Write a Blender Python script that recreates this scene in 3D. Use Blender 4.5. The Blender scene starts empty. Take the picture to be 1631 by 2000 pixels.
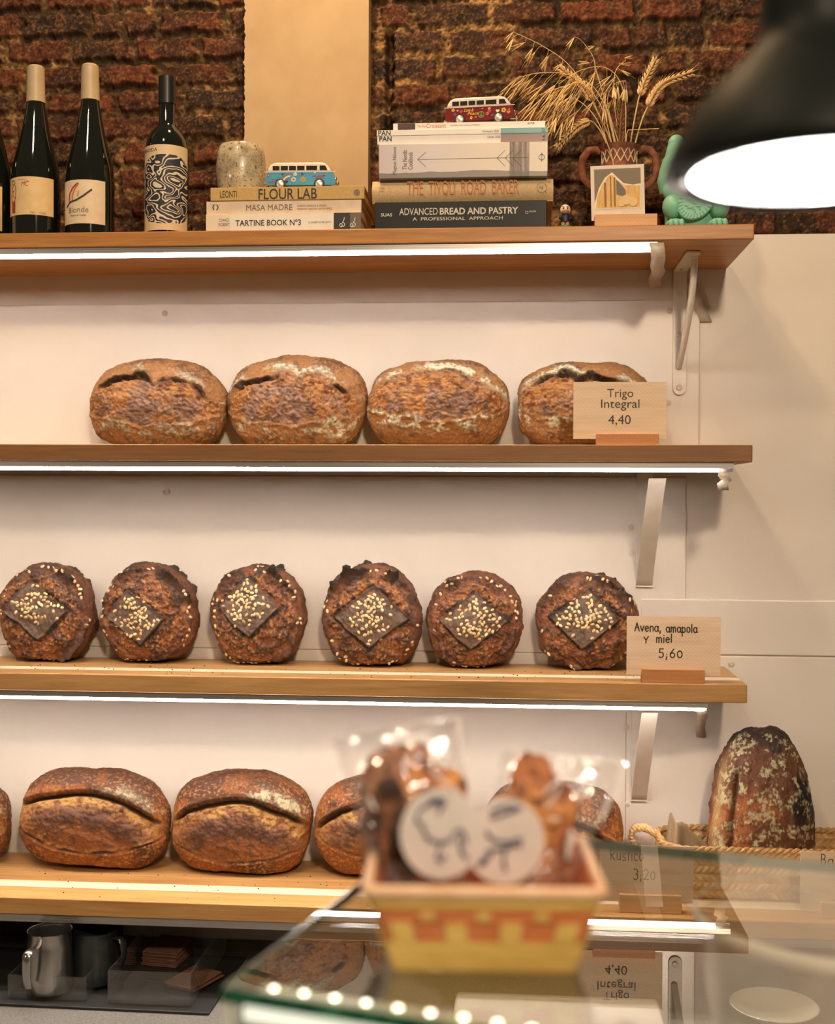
import bpy, bmesh, math, random
import numpy as np
from math import sin, cos, pi, radians as R, sqrt, atan2
from mathutils import Vector, Matrix
random.seed(4)
SC = bpy.context.scene
COL = SC.collection
# ------------------------------------------------------------------ camera, light, exposure
SCL = 2.1
FPX = 2400.0
YAW, PITCH, ROLL = .07928, -.01131, .00473
CAM = np.array([0, -1.13106*SCL, 1.55])
_rz = np.array([[cos(YAW), -sin(YAW), 0], [sin(YAW), cos(YAW), 0], [0, 0, 1]])
_ri = _rz@np.array([1, 0, 0]); FW = _rz@np.array([0, cos(PITCH), sin(PITCH)]); _up = _rz@np.array([0, -sin(PITCH), cos(PITCH)])
CR = cos(ROLL)*_ri+sin(ROLL)*_up; CU = -sin(ROLL)*_ri+cos(ROLL)*_up

def ray(x, y): return CR*(x-815.5)/FPX+FW+CU*(1000-y)/FPX
def W(x, y, Y):            # photo point -> point on the plane Y = const
    d = ray(x, y); return CAM+d*(Y-CAM[1])/d[1]
def WZ(x, y, Z):           # photo point -> point at height Z
    d = ray(x, y); return CAM+d*(Z-CAM[2])/d[2]

cd = bpy.data.cameras.new('camera'); cam = bpy.data.objects.new('camera', cd); COL.objects.link(cam)
cam.matrix_world = Matrix(((CR[0], CU[0], -FW[0], CAM[0]), (CR[1], CU[1], -FW[1], CAM[1]), (CR[2], CU[2], -FW[2], CAM[2]), (0, 0, 0, 1)))
cd.sensor_fit = 'VERTICAL'; cd.sensor_height = 24; cd.lens = FPX/2000*24
cd.clip_start = .05; cd.clip_end = 50
cd.dof.use_dof = True; cd.dof.focus_distance = 2.2; cd.dof.aperture_fstop = cd.lens/1000/.0145
cd.dof.aperture_blades = 0
SC.camera = cam
SC.view_settings.view_transform = 'Standard'; SC.view_settings.look = 'None'
SC.view_settings.exposure = 0.0; SC.view_settings.gamma = 1
SC.cycles.use_denoising = True
SC.cycles.max_bounces = 10; SC.cycles.diffuse_bounces = 5; SC.cycles.glossy_bounces = 4
SC.cycles.transmission_bounces = 6; SC.cycles.transparent_max_bounces = 32
SC.cycles.caustics_reflective = False; SC.cycles.caustics_refractive = False
SC.cycles.sample_clamp_indirect = 6

LED_E, LAMP_E, WORLD_E = 112.0, 24.0, .10
wd = bpy.data.worlds.new('world'); SC.world = wd; wd.use_nodes = True
wd.node_tree.nodes['Background'].inputs[0].default_value = (1, .74, .48, 1)
wd.node_tree.nodes['Background'].inputs[1].default_value = WORLD_E

def area(name, loc, target, size, power, color):
    l = bpy.data.lights.new(name, 'AREA'); l.shape = 'DISK'; l.size = size; l.energy = power; l.color = color
    o = bpy.data.objects.new(name, l); COL.objects.link(o); o.location = loc
    o.rotation_euler = (Vector(target)-Vector(loc)).to_track_quat('-Z', 'Y').to_euler()
    return o
area('ceiling_spot_light', (-.75, -1.85, 3.55), (.2, 0, 1.9), .16, 17, (1, .76, .50))
area('warm_ceiling_light', (-.35, -.42, 3.3), (-.3, 0, 2.2), .15, 15, (1, .64, .32))
area('front_fill_light', (.5, -3.2, 2.9), (0, -.4, 1.2), .25, 54, (1, .78, .57))  # unseen fill light added behind the camera to brighten the front surfaces
area('left_side_light', (-2.6, -2.6, 2.2), (-.4, -.2, 1.6), .25, 9, (1, .80, .60))  # unseen small disk light from the left

# ------------------------------------------------------------------ noise
def _h(ix, iy, iz, seed):
    h = (ix.astype(np.uint32)*np.uint32(374761393)) ^ (iy.astype(np.uint32)*np.uint32(668265263)) ^ (iz.astype(np.uint32)*np.uint32(2147483647+seed*2246822)) ^ np.uint32(seed*3266489917 % 4294967296)
    h = (h ^ (h >> np.uint32(13)))*np.uint32(1274126177)
    h = (h ^ (h >> np.uint32(16)))*np.uint32(2246822519)
    return h ^ (h >> np.uint32(15))
_G = np.array([[1,1,0],[-1,1,0],[1,-1,0],[-1,-1,0],[1,0,1],[-1,0,1],[1,0,-1],[-1,0,-1],[0,1,1],[0,-1,1],[0,1,-1],[0,-1,-1],[1,1,0],[-1,1,0],[0,-1,1],[0,-1,-1]], float)
def perlin(p, seed=0):
    i = np.floor(p).astype(np.int64); f = p-i; u = f*f*f*(f*(f*6-15)+10); r = 0
    for dx in (0, 1):
        for dy in (0, 1):
            for dz in (0, 1):
                g = _G[_h(i[:, 0]+dx, i[:, 1]+dy, i[:, 2]+dz, seed) & np.uint32(15)]
                d = g[:, 0]*(f[:, 0]-dx)+g[:, 1]*(f[:, 1]-dy)+g[:, 2]*(f[:, 2]-dz)
                r = r+d*(u[:, 0] if dx else 1-u[:, 0])*(u[:, 1] if dy else 1-u[:, 1])*(u[:, 2] if dz else 1-u[:, 2])
    return r
def fbm(p, sc, oct=4, seed=0, gain=.5):
    r = 0; a = 1; q = np.asarray(p, float)*sc+seed*7.31
    for o in range(oct):
        r = r+a*perlin(q, seed+o*17+1); a *= gain; q = q*2.03+3.1
    return r
def sm(a, b, x):
    t = np.clip((x-a)/(b-a), 0, 1); return t*t*(3-2*t)
def lerp(c, d, m):
    m = np.asarray(m)[:, None]; return c*(1-m)+np.asarray(d, float)[None, :]*m
def lin(r, g, b):
    f = lambda c: (c/255/12.92 if c/255 <= .04045 else ((c/255+.055)/1.055)**2.4)
    return (f(r), f(g), f(b))

# ------------------------------------------------------------------ materials
MATS = {}
class NT:
    def __init__(s, name):
        s.m = bpy.data.materials.new(name); s.m.use_nodes = True; s.t = s.m.node_tree; s.n = s.t.nodes; s.l = s.t.links
        s.b = s.n['Principled BSDF']; s.out = s.n['Material Output']
    def a(s, typ, **k):
        n = s.n.new(typ)
        for q, v in k.items(): setattr(n, q, v)
        return n
    def L(s, o, i): s.l.new(o, i)
    def coord(s, scale=(1, 1, 1), kind='Object', loc=(0, 0, 0)):
        tc = s.a('ShaderNodeTexCoord'); mp = s.a('ShaderNodeMapping'); mp.inputs['Scale'].default_value = scale; mp.inputs['Location'].default_value = loc
        s.L(tc.outputs[kind], mp.inputs[0]); return mp.outputs[0]
    def noise(s, vec, scale, detail=4, rough=.55, dist=0):
        n = s.a('ShaderNodeTexNoise'); n.inputs['Scale'].default_value = scale; n.inputs['Detail'].default_value = detail
        n.inputs['Roughness'].default_value = rough; n.inputs['Distortion'].default_value = dist; s.L(vec, n.inputs['Vector']); return n.outputs['Fac']
    def ramp(s, fac, stops, interp='LINEAR'):
        r = s.a('ShaderNodeValToRGB'); e = r.color_ramp; e.interpolation = interp
        while len(e.elements) < len(stops): e.elements.new(.5)
        for el, (p, c) in zip(e.elements, stops): el.position = p; el.color = (*c, 1) if len(c) == 3 else c
        s.L(fac, r.inputs[0]); return r.outputs[0]
    def mix(s, fac, a, b, mode='MIX'):
        m = s.a('ShaderNodeMix', data_type='RGBA', blend_type=mode)
        for v, i in ((fac, 0), (a, 6), (b, 7)):
            if hasattr(v, 'is_linked'): s.L(v, m.inputs[i])
            elif i == 0: m.inputs[0].default_value = v
            else: m.inputs[i].default_value = (*v, 1)
        return m.outputs[2]
    def math(s, op, a, b=None, c=None):
        m = s.a('ShaderNodeMath', operation=op)
        for v, i in ((a, 0), (b, 1), (c, 2)):
            if v is None: continue
            if hasattr(v, 'is_linked'): s.L(v, m.inputs[i])
            else: m.inputs[i].default_value = v
        return m.outputs[0]
    def bump(s, h, strength=.3, dist=.002):
        b = s.a('ShaderNodeBump'); b.inputs['Strength'].default_value = strength; b.inputs['Distance'].default_value = dist
        s.L(h, b.inputs['Height']); s.L(b.outputs[0], s.b.inputs['Normal'])
    def set(s, **k):
        for q, v in k.items(): s.b.inputs[q.replace('_', ' ')].default_value = v
def pm(name, col, rough=.5, col2=None, scale=40, bump=0, metal=0, coat=0, stretch=(1, 1, 1), bdist=.001, spec=.5, lo=.35, hi=.65, detail=4):
    if name in MATS: return MATS[name]
    t = NT(name); t.set(Roughness=rough, Metallic=metal, Coat_Weight=coat, Specular_IOR_Level=spec)
    v = t.coord(stretch); n = t.noise(v, scale, detail)
    c2 = col2 if col2 else tuple(c*.93 for c in col)
    t.L(t.ramp(n, [(lo, col), (hi, c2)]), t.b.inputs['Base Color'])
    if bump: t.bump(n, bump, bdist)
    MATS[name] = t.m; return t.m
def emit(name, col, strength):
    t = NT(name); t.set(Emission_Strength=strength); t.b.inputs['Emission Color'].default_value = (*col, 1); t.b.inputs['Base Color'].default_value = (.9, .9, .9, 1)
    MATS[name] = t.m; return t.m
def wood(name, a, b, rough=.45, axis='X', stave=None, scale=1, end=None):
    t = NT(name); t.set(Roughness=rough, Specular_IOR_Level=.4)
    st = {'X': (1.6, 26, 26), 'Z': (26, 26, 1.6), 'Y': (26, 1.6, 26)}[axis]
    v = t.coord(tuple(s*scale for s in st))
    n = t.noise(v, 1.6, 8, .62, .6); n2 = t.noise(v, 7, 3, .6)
    f = t.math('MULTIPLY_ADD', n2, .35, t.math('MULTIPLY', n, .65))
    c = t.ramp(f, [(.34, b), (.5, tuple((x+y)/2 for x, y in zip(a, b))), (.66, a)])
    # diagonal saw marks and growth-ring bands, as on planed laminated timber
    v2 = t.coord((90, 90, 90)); w = t.a('ShaderNodeTexWave'); w.inputs['Scale'].default_value = 1.0; w.inputs['Distortion'].default_value = 1.5; w.inputs['Detail'].default_value = 2
    w.bands_direction = 'DIAGONAL'; t.L(v2, w.inputs['Vector'])
    c = t.mix(t.math('MULTIPLY', w.outputs['Fac'], .12), c, tuple(x*.55 for x in b))
    if stave:
        sy = t.a('ShaderNodeSeparateXYZ'); tc = t.a('ShaderNodeTexCoord'); t.L(tc.outputs['Object'], sy.inputs[0])
        for y0, y1, z0, colr in stave:
            k = t.math('MULTIPLY', t.math('GREATER_THAN', sy.outputs[1], y0), t.math('LESS_THAN', sy.outputs[1], y1))
            k = t.math('MULTIPLY', k, t.math('GREATER_THAN', sy.outputs[2], z0))
            k = t.math('MULTIPLY', k, t.math('ADD', .72, t.math('MULTIPLY', n, .25)))
            c = t.mix(k, c, colr)
    t.L(c, t.b.inputs['Base Color']); t.bump(f, .12, .001)
    MATS[name] = t.m; return t.m
def glass_sheet(name, tint, diffuse_mix=.0, base=.04, gloss=.0, diffuse_col=(.8, .8, .8), rough_bump=0, upper=0):
    """clear sheet: Schlick mix of a clear pass and a mirror"""
    t = NT(name); n, l = t.n, t.l
    g = t.a('ShaderNodeNewGeometry'); d = t.a('ShaderNodeVectorMath', operation='DOT_PRODUCT'); l.new(g.outputs['Incoming'], d.inputs[0])
    bm = None
    if rough_bump:
        v = t.coord((1, 1, 1)); h = t.noise(v, rough_bump, 3); b = t.a('ShaderNodeBump'); b.inputs['Strength'].default_value = .9; b.inputs['Distance'].default_value = .004; l.new(h, b.inputs['Height']); bm = b.outputs[0]
        l.new(bm, d.inputs[1])
    else: l.new(g.outputs['Normal'], d.inputs[1])
    c = t.math('ABSOLUTE', d.outputs['Value']); f = t.math('POWER', t.math('SUBTRACT', 1.0, c), 5.0)
    f = t.math('MULTIPLY_ADD', f, 1-base, base+gloss)
    if upper:
        sz = t.a('ShaderNodeSeparateXYZ'); l.new(g.outputs['True Normal'], sz.inputs[0]); k = t.math('GREATER_THAN', t.math('MULTIPLY', sz.outputs[2], t.math('SUBTRACT', 1.0, t.math('MULTIPLY', g.outputs['Backfacing'], 2.0))), .5)
        f = t.math('MINIMUM', t.math('MULTIPLY', f, t.math('MULTIPLY_ADD', k, upper, .08)), 1.0)
    tr = t.a('ShaderNodeBsdfTransparent'); tr.inputs[0].default_value = (*tint, 1)
    gl = t.a('ShaderNodeBsdfGlossy'); gl.inputs['Roughness'].default_value = .0 if not rough_bump else .08; gl.inputs[0].default_value = (1, 1, 1, 1)
    if bm: l.new(bm, gl.inputs['Normal'])
    m = t.a('ShaderNodeMixShader'); l.new(f, m.inputs[0]); l.new(tr.outputs[0], m.inputs[1]); l.new(gl.outputs[0], m.inputs[2])
    o = m.outputs[0]
    if diffuse_mix:
        df = t.a('ShaderNodeBsdfDiffuse'); df.inputs[0].default_value = (*diffuse_col, 1)
        m2 = t.a('ShaderNodeMixShader'); m2.inputs[0].default_value = diffuse_mix; l.new(o, m2.inputs[1]); l.new(df.outputs[0], m2.inputs[2]); o = m2.outputs[0]
    l.new(o, t.out.inputs['Surface']); MATS[name] = t.m; return t.m

# ------------------------------------------------------------------ mesh builder
class M:
    def __init__(s): s.v = []; s.f = []
    def add(s, vs, fs):
        o = len(s.v); s.v += [tuple(map(float, p)) for p in vs]; s.f += [tuple(i+o for i in q) for q in fs]; return s
    def box(s, x0, x1, y0, y1, z0, z1):
        return s.add([(x, y, z) for z in (z0, z1) for y in (y0, y1) for x in (x0, x1)], [(0, 2, 3, 1), (4, 5, 7, 6), (0, 1, 5, 4), (2, 6, 7, 3), (0, 4, 6, 2), (1, 3, 7, 5)])
    def prism(s, pts, d0, d1, axis='Y'):     # outline in the two other axes, extruded along axis
        n = len(pts)
        mk = {'Y': lambda a, b, d: (a, d, b), 'Z': lambda a, b, d: (a, b, d), 'X': lambda a, b, d: (d, a, b)}[axis]
        vs = [mk(a, b, d0) for a, b in pts]+[mk(a, b, d1) for a, b in pts]
        return s.add(vs, [tuple(range(n)), tuple(range(2*n-1, n-1, -1))]+[(i, i+n, (i+1) % n+n, (i+1) % n) for i in range(n)])
    def lathe(s, prof, c=(0, 0, 0), n=32, sx=1, sy=1, a0=0, a1=2*pi):
        full = abs(a1-a0-2*pi) < 1e-6; k = n if full else n+1; o = len(s.v)
        for r, z in prof:
            for i in range(k):
                a = a0+(a1-a0)*i/n; s.v.append((c[0]+r*cos(a)*sx, c[1]+r*sin(a)*sy, c[2]+z))
        for j in range(len(prof)-1):
            for i in range(n):
                i2 = (i+1) % k
                s.f.append((o+j*k+i, o+j*k+i2, o+(j+1)*k+i2, o+(j+1)*k+i))
        if full:
            if prof[0][0] > 1e-6: s.f.append(tuple(o+i for i in range(n))[::-1])
            if prof[-1][0] > 1e-6: s.f.append(tuple(o+(len(prof)-1)*k+i for i in range(n)))
        return s
    def tube(s, pts, r, n=8, flat=1.0):
        P = [Vector(p) for p in pts]; rs = r if hasattr(r, '__len__') else [r]*len(P); o = len(s.v); up = Vector((0, 0, 1)); nv = None
        for i, p in enumerate(P):
            t = (P[min(i+1, len(P)-1)]-P[max(i-1, 0)]).normalized()
            if nv is None:
                nv = t.cross(up); nv = nv if nv.length > .05 else t.cross(Vector((1, 0, 0)))
            nv = (nv-t*nv.dot(t)).normalized(); b = t.cross(nv)
            for k in range(n):
                a = 2*pi*k/n; s.v.append(tuple(p+nv*(cos(a)*rs[i])+b*(sin(a)*rs[i]*flat)))
        for i in range(len(P)-1):
            for k in range(n):
                s.f.append((o+i*n+k, o+i*n+(k+1) % n, o+(i+1)*n+(k+1) % n, o+(i+1)*n+k))
        s.f.append(tuple(o+k for k in range(n))[::-1]); s.f.append(tuple(o+(len(P)-1)*n+k for k in range(n)))
        return s
    def ell(s, c, r, nu=16, nv=10, rot=None):
        o = len(s.v); c = Vector(c)
        for j in range(nv+1):
            th = pi*j/nv
            for i in range(nu):
                a = 2*pi*i/nu; p = Vector((r[0]*sin(th)*cos(a), r[1]*sin(th)*sin(a), r[2]*cos(th)))
                if rot is not None: p = rot@p
                s.v.append(tuple(c+p))
        for j in range(nv):
            for i in range(nu):
                s.f.append((o+j*nu+i, o+(j+1)*nu+i, o+(j+1)*nu+(i+1) % nu, o+j*nu+(i+1) % nu))
        return s
    def grid(s, fn, nu, nv, closed=False):
        o = len(s.v); k = nu if closed else nu+1
        for j in range(nv+1):
            for i in range(k): s.v.append(tuple(fn(i/nu, j/nv)))
        for j in range(nv):
            for i in range(nu):
                i2 = (i+1) % k; s.f.append((o+j*k+i, o+j*k+i2, o+(j+1)*k+i2, o+(j+1)*k+i))
        return s
    def flat(s, pts, y):       # flat outline facing -Y
        return s.add([(a, y, b) for a, b in pts], [tuple(range(len(pts)))])
    def disc(s, cx, cz, r, y, n=16, rz=None): return s.flat([(cx+r*cos(2*pi*i/n), cz+(rz or r)*sin(2*pi*i/n)) for i in range(n)], y)
    def ribbon(s, pts, w, y):  # pen stroke facing -Y
        for i in range(len(pts)-1):
            (ax, az), (bx, bz) = pts[i], pts[i+1]; l = sqrt((bx-ax)**2+(bz-az)**2)
            if l < 1e-7: continue
            nx, nz = -(bz-az)/l*w/2, (bx-ax)/l*w/2
            s.add([(ax+nx, y, az+nz), (ax-nx, y, az-nz), (bx-nx, y, bz-nz), (bx+nx, y, bz+nz)], [(0, 1, 2, 3)])
        for i, p in enumerate(pts): s.disc(p[0], p[1], w/2, y-.00002*(1+i % 2), 8)
        return s
    def build(s, name, mat, parent=None, smooth=False, bevel=0, seg=2, recalc=True, angle=.7):
        me = bpy.data.meshes.new(name); me.from_pydata(s.v, [], s.f); me.update()
        if recalc and len(s.f) < 30000:
            bm = bmesh.new(); bm.from_mesh(me); bmesh.ops.recalc_face_normals(bm, faces=bm.faces); bm.to_mesh(me); bm.free()
        o = bpy.data.objects.new(name, me); COL.objects.link(o); me.materials.append(mat)
        if parent: o.parent = parent
        if smooth or bevel:
            me.polygons.foreach_set('use_smooth', [True]*len(me.polygons)); me.set_sharp_from_angle(angle=angle)
        if bevel:
            b = o.modifiers.new('bevel', 'BEVEL'); b.width = bevel; b.segments = seg; b.limit_method = 'ANGLE'; b.angle_limit = .6
        return o
def tag(o, label=None, cat=None, group=None, kind=None):
    for k, v in (('label', label), ('category', cat), ('group', group), ('kind', kind)):
        if v: o[k] = v
    return o
def thing(name, label, cat, loc=(0, 0, 0), rz=0, group=None, rx=0, ry=0):
    o = bpy.data.objects.new(name, None); COL.objects.link(o); o.location = tuple(map(float, loc)); o.rotation_euler = (rx, ry, rz); o.empty_display_size = .02
    return tag(o, label, cat, group)
def struct(o): o['kind'] = 'structure'; return o
def lab(o, s): o['label'] = s; return o
def copy_tree(o, parent=None):
    c = o.copy(); COL.objects.link(c); c.parent = parent
    for ch in list(o.children): copy_tree(ch, c)
    return c
def colmesh(name, V, F, C, mat, parent=None, smooth=True):
    me = bpy.data.meshes.new(name); V = np.asarray(V, np.float32); F = np.asarray(F, np.int32)
    me.vertices.add(len(V)); me.vertices.foreach_set('co', V.ravel())
    k = F.shape[1]; me.loops.add(F.size); me.loops.foreach_set('vertex_index', F.ravel()); me.polygons.add(len(F))
    me.polygons.foreach_set('loop_start', np.arange(0, F.size, k, dtype=np.int32)); me.polygons.foreach_set('loop_total', np.full(len(F), k, np.int32))
    me.update(calc_edges=True); me.validate()
    me.polygons.foreach_set('use_smooth', [smooth]*len(me.polygons))
    at = me.color_attributes.new('Col', 'FLOAT_COLOR', 'POINT'); at.data.foreach_set('color', np.concatenate([np.clip(C, 0, 1), np.ones((len(C), 1))], 1).astype(np.float32).ravel())
    me.materials.append(mat); o = bpy.data.objects.new(name, me); COL.objects.link(o)
    if parent: o.parent = parent
    return o
def vcol_mat(name, rough=.8, scale=300, amt=.5, bump=.4, bdist=.001, spec=.3):
    t = NT(name); a = t.a('ShaderNodeVertexColor'); a.layer_name = 'Col'; t.set(Roughness=rough, Specular_IOR_Level=spec)
    v = t.coord(); n = t.noise(v, scale, 5, .65)
    g = t.ramp(n, [(.28, (1-amt,)*3), (.5, (1, 1, 1)), (.74, (1+amt*.9,)*3)])
    t.L(t.mix(1.0, a.outputs[0], g, 'MULTIPLY'), t.b.inputs['Base Color']); t.bump(n, bump, bdist); MATS[name] = t.m; return t.m

def text(name, body, parent, x0, x1, z0, z1, y, mat, off=0.0, rot=0, bend=None, shear=0):
    cu = bpy.data.curves.new(name, 'FONT'); cu.body = body; cu.offset = off; cu.resolution_u = 3; cu.shear = shear
    o = bpy.data.objects.new(name, cu); COL.objects.link(o); dg = bpy.context.evaluated_depsgraph_get()
    me = bpy.data.meshes.new_from_object(o.evaluated_get(dg)); bpy.data.objects.remove(o); bpy.data.curves.remove(cu)
    n = len(me.vertices); a = np.empty(n*3); me.vertices.foreach_get('co', a); a = a.reshape(-1, 3)
    if rot: a[:, 0], a[:, 1] = (-a[:, 1].copy(), a[:, 0].copy()) if rot > 0 else (a[:, 1].copy(), -a[:, 0].copy())
    mn, mx = a.min(0), a.max(0)
    X = x0+(a[:, 0]-mn[0])/(mx[0]-mn[0])*(x1-x0); Z = z0+(a[:, 1]-mn[1])/(mx[1]-mn[1])*(z1-z0); Yv = np.full(n, y)
    if bend: X, Yv = bend(X, y)
    me.vertices.foreach_set('co', np.stack([X, Yv, Z], 1).ravel()); me.update(); me.materials.clear(); me.materials.append(mat)
    ob = bpy.data.objects.new(name, me); COL.objects.link(ob); ob.parent = parent; return ob

# single-stroke hand lettering: letters on a grid, x-height 1
def arc(cx, cz, rx, rz, a0, a1, n=9): return [(cx+rx*cos(R(a0+(a1-a0)*i/n)), cz+rz*sin(R(a0+(a1-a0)*i/n))) for i in range(n+1)]
_ov = arc(.4, .5, .38, .5, 50, 400, 14)
GLY = {
 'A': (1.0, [[(0, 0), (.45, 1.6), (.95, 0)], [(.15, .6), (.8, .62)]]), 'v': (.8, [[(0, 1), (.38, 0), (.75, 1)]]),
 'e': (.85, [[(.05, .5), (.75, .58)]+arc(.4, .5, .37, .5, 10, 320, 12)]), 'n': (.8, [[(.05, 1), (.05, 0)], [(.05, .6)]+arc(.37, .6, .32, .4, 170, 0, 7)+[(.7, 0)]]),
 'a': (.9, [_ov, [(.78, .95), (.76, .2), (.9, 0)]]), ',': (.4, [[(.15, .1), (.05, -.4)]]), ';': (.4, [[(.15, .55), (.16, .6)], [(.15, .1), (.05, -.4)]]),
 'm': (1.25, [[(.05, 1), (.05, 0)], [(.05, .6)]+arc(.3, .6, .25, .4, 170, 0, 6)+[(.56, 0)], [(.56, .6)]+arc(.82, .6, .26, .4, 170, 0, 6)+[(1.1, 0)]]),
 'p': (.85, [[(.05, 1), (.03, -.75)], arc(.38, .5, .35, .5, 170, -170, 12)]), 'o': (.85, [arc(.4, .5, .36, .5, 90, 450, 14)]), 'l': (.3, [[(.12, 1.6), (.1, 0)]]),
 'y': (.8, [[(.05, 1.1), (.4, .4)], [(.75, 1.15), (.4, .4), (.35, -.3)]]), 'i': (.3, [[(.1, 1), (.1, 0)], [(.1, 1.4), (.12, 1.45)]]),
 '5': (.9, [[(.75, 1.5), (.2, 1.5), (.15, .85)]+arc(.35, .45, .4, .48, 110, -130, 10)]), '6': (.9, [[(.6, 1.5), (.15, .8)]+arc(.4, .42, .34, .42, 160, 520, 14)]),
 '0': (.9, [arc(.4, .6, .36, .6, 90, 450, 14)]), 'R': (1., [[(.1, 0), (.1, 1.6)], [(.1, 1.6)]+arc(.35, 1.2, .42, .4, 80, -90, 8)+[(.2, .8), (.85, 0)]]),
 'u': (.85, [[(.05, 1), (.07, .3)]+arc(.38, .3, .3, .3, 190, 350, 6)+[(.7, 1), (.72, 0)]]), 's': (.7, [arc(.35, .75, .26, .25, 40, 250, 7)+arc(.33, .25, .28, .25, 70, -140, 7)]),
 't': (.6, [[(.28, 1.5), (.25, 0)], [(0, 1), (.55, 1.02)]]), 'c': (.75, [arc(.42, .5, .36, .5, 50, 310, 10)]), '3': (.85, [arc(.35, 1.15, .33, .38, 140, -80, 8)+arc(.33, .35, .4, .42, 80, -140, 9)]),
 '2': (.85, [arc(.38, 1.1, .34, .4, 160, -30, 8)+[(.05, 0), (.8, .02)]]), 'B': (.95, [[(.1, 0), (.1, 1.6)], [(.1, 1.6)]+arc(.3, 1.22, .4, .38, 85, -85, 8)+arc(.3, .42, .48, .42, 85, -95, 8)+[(.1, 0)]]), ' ': (.7, []),
}
def hand(name, body, parent, x0, x1, zb, zx, y, w, mat):   # zb baseline, zx top of the small letters
    m = M(); x = 0; st = []
    for ch in body:
        wd_, ss = GLY[ch]; st += [[(x+a, b) for a, b in q] for q in ss]; x += wd_+.22
    k = (x1-x0)/(x-.22); h = zx-zb; rr = random.Random(len(body))
    for q in st:
        dz = rr.uniform(-.06, .06); m.ribbon([(x0+a*k, zb+(b+dz)*h) for a, b in q], w, y)
    return m.build(name, mat, parent, recalc=False)
# ------------------------------------------------------------------ measures
FY, WY = -.2752, 0.0                       # shelf front, wall face
T1, B1, T2, B2, T3, B3, T4, B4 = [1.55+SCL*t for t in (.21999, .2077, .04375, .02984, -.15122, -.16631, -.33755, -.35169)]
F3, XE, XE3 = -.2335, .18887*SCL, .18981*SCL
GZ = 1.55-.16051*SCL                       # top of the glass case
CZ = .68                                   # back counter top
XL = -1.25

white = pm('wall_white', lin(226, 218, 206), .35, lin(221, 212, 199), 6, bump=.03, spec=.35)
panel_white = pm('panel_white', lin(230, 223, 212), .22, lin(226, 218, 206), 5, bump=.02)
plaster = pm('plaster', lin(192, 166, 128), .75, lin(180, 152, 114), 9, bump=.15, bdist=.002)
metal_white = pm('white_enamel', lin(225, 216, 202), .35, spec=.5)
alu = pm('aluminium', (.55, .53, .5), .35, (.48, .46, .44), 60, metal=.85, stretch=(.1, 4, 4))
led_m = emit('led_light', (1, .87, .78), LED_E)
tape_m = pm('white_tape', lin(222, 210, 196), .35, lin(205, 190, 172), 120, bump=.3)
screw_m = pm('screw_steel', lin(214, 204, 188), .3)
dark_m = pm('dark_hole', (.02, .015, .012), .8)

# ------------------------------------------------------------------ room shell
struct(M().box(-2.2, 1.6, 0, .10, 0, 2.052).build('wall_back', white))
struct(M().box(-2.2, 1.6, -3.4, .1, -.02, 0).build('floor', pm('floor_tile', (.25, .2, .16), .5)))
# white sheets screwed to the wall between the shelves, each with screw caps
def sheet(name, x0, x1, z0, z1, th, screws):
    o = struct(M().box(x0, x1, -th, .001, z0, z1).build(name, panel_white, bevel=.0025, seg=3))
    for sx, sy in screws:
        p = W(sx, sy, -th); m = M().lathe([(.0058, 0), (.0058, .0012), (.004, .0022), (.0018, .0024), (.0016, .0012), (0, .0012)], n=16)
        m.v = [(p[0]+a, -th-c, p[2]+b) for a, b, c in m.v]; m.build('screw_cap', screw_m, o, smooth=True)
    return o
sheet('trim_2', XL-.5, W(1366, 740, 0)[0], T2-.005, W(700, 591, 0)[2], .005, [(322, 612), (1308, 607), (1305, 787)])
sheet('trim_3', XL-.5, W(1340, 1050, 0)[0], W(1450, 1281, 0)[2]+.0004, B2-.02, .004, [(325, 960), (1233, 1030), (1233, 1080), (1257, 940)])
sheet('trim_4', W(1251, 1180, 0)[0], 1.5, W(1450, 1279, 0)[2], W(1300, 1169, 0)[2], .0048, [])
sheet('trim_5', XL-.5, 1.5, CZ, W(1450, 1281, 0)[2], .004, [(1428, 1297), (1226, 1570), (1224, 1421)])
M().box(W(1222, 1500, 0)[0]-.0007, W(1222, 1500, 0)[0]+.0007, -.0043, -.0038, W(1222, 1640, 0)[2], W(1222, 1390, 0)[2]).build('trim_6', pm('seam', lin(170, 150, 125), .7))
bpy.data.objects['trim_6']['kind'] = 'structure'

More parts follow.
